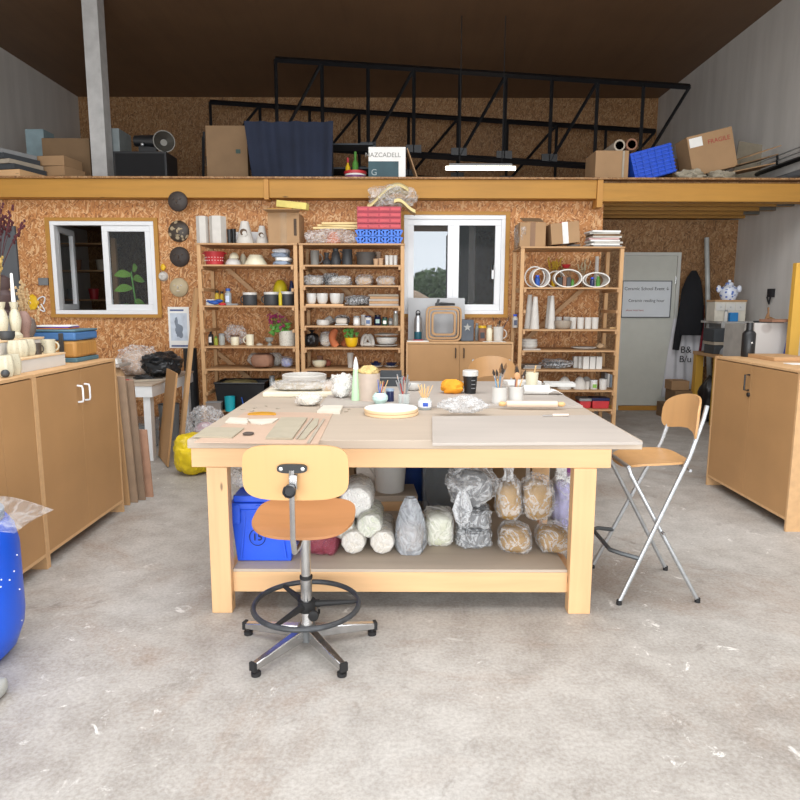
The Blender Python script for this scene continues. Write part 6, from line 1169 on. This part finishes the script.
solo('wall_pipe', 'grey pipe running along the right wall above the mezzanine', 'pipe', MB().tube([(0, 1.0, 0), (0, -3.2, 0)], .05, 12), mat('pipe_grey', '#77797c', .5), (XR-.06, 8.2, MZ+.13))
solo('canvas_roll', 'grey sheet rolled up on the mezzanine behind the truss', 'roll', MB().cyl((-.2, 0, .05), (.2, 0, .05), .05), CLAY, (mzp(583, 9), 9.0, MZ+.001))
# ================================================================ door side
wbx0, wbx1 = X(622, YD-.06, 1.9), X(671.5, YD-.06, 1.9); wz0, wz1 = Z(317, YD-.06), Z(280, YD-.06)
t = T('whiteboard', 'whiteboard with black handwriting hung on the grey door', 'whiteboard', ((wbx0+wbx1)/2, YD-.065, wz0)); ww, wh = (wbx1-wbx0)/2, wz1-wz0
part('board', MB().box(-ww+.012, ww-.012, -.008, .014, .012, wh-.012), mat('whiteboard_white', '#d3d8dc', .3, var=.02), t); part('frame', MB().box(-ww, ww, -.012, .016, 0, .0115).box(-ww, ww, -.012, .016, wh-.0115, wh).box(-ww, -ww+.0115, -.012, .016, .012, wh-.012).box(ww-.0115, ww, -.012, .016, .012, wh-.012), mat('dark_frame', '#4a4e52', .5), t)
text('handwriting', 'Ceramic School Event ↓', .066, INK, t, (0, -.009, wh*.78)); text('handwriting', 'Ceramic reading hour', .06, INK, t, (-.0, -.009, wh*.46)); text('handwriting', 'please meet here', .038, mat('red_ink', '#a03a34', .7), t, (-ww*.45, -.009, wh*.2))
c = at(688, 270, YD); t = T('jacket', 'black hooded jacket hanging on a wall hook beside door', 'jacket', (c.x, YD-.19, Z(334, YD-.1))); H = Z(270, YD-.1)-t.location.z
def lump(b, pts, rad, n=16, sy=.5):
    o = len(b.v); b.tube([(p[0], 0, p[1]) for p in pts], rad, n)
    for i in range(o, len(b.v)): v = b.v[i]; b.v[i] = (v[0]*(1+.0), v[1]*sy+.01*math.sin(v[2]*30+v[0]*40), v[2])
    return b
part('body', lump(MB(), [(.0, 0), (.0, H*.2), (.0, H*.45), (-.01, H*.7), (0, H*.88), (0, H)], [.17, .19, .18, .15, .1, .03]), mat('black_cloth', '#15161a', .95, bump=.3), t); part('sleeve', lump(MB(), [(-.19, -.22), (-.17, 0), (-.12, H*.4), (-.06, H*.75)], [.05, .06, .07, .05], 12), mat('black_cloth', '#15161a', .95, bump=.3), t)
c = at(686, 317, YD); za = Z(397, YD-.1); t = T('apron', 'white apron with black scribbles hanging under black jacket', 'apron', (c.x, YD-.075, za)); H = Z(318, YD-.14)-za; wA = .27
part('cloth', MB().sheet(lambda u, v: (-wA*(1.05-.25*v)+2*wA*u*(1-.25*v)-.05*(1-v)*(u < .1), .02*math.sin(u*22+v*3)*(1-.4*v), .0+.1*u*(1-v)+H*v), 40, 10, -.008), mat('white_cotton', '#cfcfd3', .95, var=.06, scale=3), t); text('scribble', 'B&\nB/u', .14, INK, t, (-.02, -.035, H*.55)); part('side_fold', MB().tube([(wA*.85, 0, H*.4), (wA*.8, 0, H)], [.05, .035], 8), mat('white_cotton', '#cfcfd3', .95), t)
solo('red_scarf', 'dark red strip of cloth hanging at the right of apron', 'scarf', MB().tube([(0, 0, 0), (.02, 0, .3), (0, 0, .7)], .018, 6), mat('dark_red_cloth', '#7c1f2c', .9), (X(698, YD-.1, 1), YD-.17, Z(352, YD-.1)))
solo('grey_pole', 'pale grey pole leaning beside the hanging jacket', 'pole', MB().cyl((.09, 0, 0), (-.04, .22, Z(238, YD-.15)-.0), .035, .033), mat('pole_grey', '#a6a8a4', .4), (X(709, YD-.4, 1.2), YD-.42, .01))
# bench
bx0 = 4.12
t = T('workbench', 'timber workbench with yellow legs in the far right corner', 'workbench', (bx0, 8.4, 0)); YW2 = wood('yellow_timber', '#c79a3c', 'z', .2)
part('bench_top', MB().box(0, XR-bx0-.01, 0, .75, .9, .945), RACKX, t, bevel=.003); 
for x in (.0, XR-bx0-.15):
    for y in (.03, .62): part('leg', MB().box(x, x+.1, y, y+.1, 0, .899), YW2, t)
part('apron', MB().box(.1, XR-bx0-.05, .005, .029, .8, .899), RACKX, t)
carton('upper cardboard box stack piece between apron and bench', (X(683, 9.2, .5), 9.25, .202), (.3, .35, .18), group='boxes by the apron', m=CARD2); carton('lower wide cardboard box between apron and bench', (X(680, 9.1, .3), 9.15, 0), (.45, .4, .2), group='boxes by the apron', m=CARD2); carton('top small cardboard box beside the bench leg', (X(680, 9.2, .5), 9.3, .384), (.25, .25, .13), group='boxes by the apron')
bz = .946
t = T('printer', 'black machine with round knobs on the far workbench', 'machine', (X(722, 8.75, bz)-.02, 8.67, bz)); part('lower_case', MB().box(-.2, .2, -.15, .15, 0, .12), DGY, t, bevel=.01); part('wooden_layer', MB().box(-.21, .16, -.16, .16, .121, .16), CLAY, t); part('upper_case', MB().box(-.22, .2, -.16, .16, .161, .33), SLATE, t, bevel=.01)
for x in (-.04, .1): part('knob', MB().lathe([(0, 0), (.03, 0), (.025, .02), (0, .02)], (x, -.161, .2), 16, rot=(PI/2, 0, 0)), STL, t)
t = T('paper_rack', 'grey stacked paper trays right of the black machine', 'paper tray', (X(747, 8.6, bz)+.03, 8.62, bz)); part('upright', MB().box(-.12, -.09, -.1, .1, 0, .34), GRY, t)
for k in range(4): part('tray', MB().box(-.089, .12, -.1, .1, .03+.08*k, .05+.08*k), PAPER if k % 2 else GRY, t)
vessel('dish', 'round grey dish standing before black machine', 'dish', (X(726, 8.5, bz), 8.52, bz), domep(.08, .1), GRY)
shz = Z(320.5, 9.0); t = T('mounted_shelf', 'pale grey shelf on the right wall behind the bench', 'shelf', (X(704, 9.4, shz), 8.9, shz-.03)); sw = XR-.01-t.location.x; part('shelf_board', MB().box(0, sw, 0, .6, 0, .03), GW, t); part('shelf_front', MB().box(0, sw, -.02, -.001, -.12, .03), mat('pale_concrete_edge', '#a9a8a5', .8), t); part('bracket', MB().box(.1, .13, .02, .58, -.15, -.001), GRY, t)
l = (X(728.5, 9.0, shz), 9.1, shz+.001); hD = Z(301, 9.0)-shz
t = T('drawer_unit', 'white little drawer unit on the wall shelf', 'drawers', l); wd = 15.5*.0137
part('cabinet', MB().box(-wd, wd, -.12, .12, 0, hD), mat('pale_cream_wood', '#cfc9bb', .6), t, bevel=.004); 
for i in range(3):
    dr = part('drawer', MB().box(-wd*.94+i*wd*.63, -wd*.94+i*wd*.63+wd*.58, -.13, -.121, hD*.55, hD*.92), WHT, t, bevel=.002); part('knob', MB().blob((-wd*.94+i*wd*.63+wd*.29, -.137, hD*.73), (.009, .007, .009), 1, 0, flat=None, nu=8, nv=6), STL, dr)
part('top_board', MB().box(-wd*1.03, wd*1.03, -.13, .13, hD+.001, hD+.025), RACKX, t)
solo('blue_tin', 'blue tin in front of the white drawer unit', 'tin', MB().box(-.055, .055, -.03, .03, 0, .12), mat('cyan_blue', '#2a7fc0', .5), (X(733, 8.92, shz), 8.93, shz+.001), bevel=.005); jar('small white bottle left of the blue tin', shz, 723.5, 727, 309, WHT, GRY, 8.93, name='bottle', cat='bottle')
zt = shz+hD+.027; t = T('teapot', 'blue and white porcelain jar with two handles on drawers', 'jar', (X(729, 9.05, zt), 9.08, zt)); hT = Z(279, 9.05)-zt; BWP = speckle('blue_white_porcelain', '#d6dbe6', '#5a74b8', 22, .32, .3)
part('body', MB().lathe([(0, 0), (.09, 0), (.12, hT*.3), (.1, hT*.6), (.05, hT*.75), (0, hT*.75)]), BWP, t); part('lid', MB().lathe([(0, hT*.755), (.055, hT*.755), (.05, hT*.85), (.02, hT*.9), (.02, hT), (0, hT)]), BWP, t)
for s_ in (-1, 1): part('handle', MB().blob((s_*.14, 0, hT*.55), (.035, .025, .05), 1, 0, flat=None), BWP, t)
solo('wall_plug', 'black plug and cable on the right wall', 'plug', MB().box(-.05, 0, -.05, .05, -.05, .06).tube([(-.03, 0, -.05), (-.03, .02, -.14), (-.03, .08, -.05)], .01, 6), BLK, (XR-.001, 8.75, 1.74))
t = T('wooden_dish', 'dark dish with dried wooden pieces on the ledge', 'dish', (X(766, 7.6, 1.38), 7.55, 1.36)); t.location.z = .947+.43
solo('ledge_block', 'pale ledge block supporting the dark dish', 'block', MB().box(-.35, .52, -.2, .25, 0, 1.37), mat('pale_ledge', '#aaa7a1', .8), (X(766, 7.6, 1.4)-.0, 7.6, 0)); t.location.z = 1.372
part('dish', MB().lathe(bowlp(.16, .03, .006, .6)), DGY, t); part('wood_pieces', MB().ob((-.03, 0, .07), (.02, .02, .1), (0, .3, 0)).ob((.02, 0, .06), (.1, .03, .03), (0, .3, .4)).ob((0, .02, .11), (.015, .015, .16), (0, -.1, 0)), mat('tan_wood_bits', '#9d7652', .8), t)
solo('partition', 'low plaster grey partition behind the right cupboard', 'partition', MB().box(3.36, XR-.005, 6.2, 6.28, 0, Z(322, 6.2)), speckle('marbled_plaster', '#b9b4b0', '#a59d98', 5, .3, .7), (0, 0, 0)); zp = Z(322, 6.2)
solo('plywood_tray', 'brown plywood piece lying on top of the low partition', 'board', MB().ob((0, 0, .02), (.7, .2, .025), (0, 0, .06)), BROWNB, (X(788, 6.24, zp)+.12, 6.24, zp+.002)); solo('white_block', 'white block on the partition left of the plywood piece', 'block', MB().box(-.12, .1, -.04, .04, 0, .05), PAPER, (X(763, 6.24, zp)+.08, 6.24, zp+.001)) if False else None
solo('yellow_post', 'yellow timber post at the right frame edge', 'timber', MB().box(-.01, .08, -.03, .03, 0, Z(262, 6.05)), YW2, (X(796, 6.05, 2), 6.05, 0), bevel=.003); solo('blue_board', 'blue panel leaning beside the yellow timber post', 'panel', MB().add([(-.02, 0, 1.0), (.1, 0, 1.0), (.1, 0, 1.75), (.07, 0, 1.75), (-.02, .03, 1.0), (.1, .03, 1.0), (.1, .03, 1.75), (.07, .03, 1.75)], [(0, 1, 2, 3), (7, 6, 5, 4), (0, 4, 5, 1), (1, 5, 6, 2), (2, 6, 7, 3), (3, 7, 4, 0)]).box(-.02, .1, 0, .03, 0, 1.0), mat('panel_blue', '#27418f', .6), (X(787, 6.15, 1.5), 6.12, 0))
l = onz(748.5, 356, 1.15); t = T('flask', 'matt black flask standing on the right cupboard', 'flask', (l.x, l.y+.02, 1.151)); hF = Z(322, l.y)-1.15; r = 6.3*AX(l.y, 1.2)/F
part('body', MB().lathe([(0, 0), (r*.95, 0), (r, .01), (r, hF*.68), (r*.8, hF*.74), (r*.55, hF*.78), (0, hF*.78)]), BLK, t); part('cap', MB().lathe([(0, hF*.781), (r*.52, hF*.781), (r*.52, hF), (0, hF)]), BLK, t); part('emblem', MB().prism([(.01*math.cos(2*PI*i/8+.4)*(1 if i % 2 else .4), .01*math.sin(2*PI*i/8+.4)*(1 if i % 2 else .4)) for i in range(8)], 0, .002), PAPER, t, loc=(0, -r-.0005, hF*.42), rot=(PI/2, 0, 0))
solo('paper_sheet', 'small papers lying on the right cupboard beside flask', 'paper', MB().box(-.12, .12, -.06, .06, 0, .004), PAPER, (3.05, 4.9, 1.151))
solo('wooden_tray', 'thin wooden tray on right cupboard at frame edge', 'tray', MB().box(-.15, .15, -.2, .2, 0, .03), RACKX, (3.12, 5.35, 1.151), bevel=.003)
solo('black_bag', 'black bag under the far workbench', 'bag', MB().blob((0, 0, .3), (.15, .18, .31), 7, .2, 2, cr=.1), BLK, (X(716, 8.6, .5), 8.75, 0))
# store room behind window 1
t = T('store_shelf', 'dark timber shelf seen through the open left window', 'shelf', (X(80, 10.5, 1.5), 10.5, 0)); part('post', MB().box(.55, .62, 0, .07, 0, 2.6), RACKZ, t); part('post', MB().box(-.5, -.43, 0, .07, 0, 2.6), RACKZ, t)
for zz in (1.2, 1.62, 2.08, 2.5): part('shelf_board', MB().box(-.42, .54, 0, .4, zz, zz+.025), RACKX, t)
for i, (dx, zz, m) in enumerate(((-.25, 1.226, BLUE), (0, 1.226, CLAY), (.25, 1.226, DGY), (-.2, 1.646, GRY), (.15, 1.646, RED), (.3, 2.106, CLAY), (-.1, 2.106, BROWNB))): vessel('pot', ('blue', 'clay', 'charcoal', 'grey', 'red', 'tan', 'brown')[i]+' pot on the dark shelf behind the left window', 'pot', (t.location.x+dx, 10.68, zz), cupp(.08, .06, .17), m, group='pots in the store room')
t = T('house_plant', 'broad leaved green plant behind the right pane of left window', 'plant', (X(141, 8.75, 1.2)-.05, 8.7, 1.0)); part('stem', MB().tube([(0, 0, 0), (.02, 0, .6), (-.02, 0, 1.0)], .012, 6), GREEN, t); lf = MB()
for i, (a_, zz, L) in enumerate(((2.9, .78, .24), (2.6, .95, .24), (.4, .9, .2), (3.3, .25, .26), (.1, .6, .2), (1.2, 1.0, .2), (.6, .2, .25), (2.2, .5, .2), (3.0, .1, .25))):
    d_ = Vector((math.cos(a_), -.35, .35*math.sin(a_)+.1)); d_.normalize(); up = Vector((0, -.5, 1)); s_ = d_.cross(up).normalized(); c = Vector((0, 0, zz))
    pts = []; N = 8
    for k in range(N+1):
        u = k/N; wv = .055*math.sin(PI*min(1, u*1.02))**.8; p_ = c+d_*L*u+Vector((0, 0, -.08*u*u)); pts.append((p_-up*wv*.8, p_+up*wv*.2, p_+up*wv))
    vs = [q_ for tr_ in pts for q_ in tr_]; lf.add(vs, [f for k in range(N) for f in ((3*k, 3*k+1, 3*k+4, 3*k+3), (3*k+1, 3*k+2, 3*k+5, 3*k+4))])
part('leaves', lf, mat('fresh_leaf', '#6d9a3c', .5, var=.2), t); solo('plant_stand', 'box under the green plant behind the left window', 'box', MB().box(-.2, .2, -.15, .15, 0, 1.0), CARD2, (t.location.x, 8.72, 0))
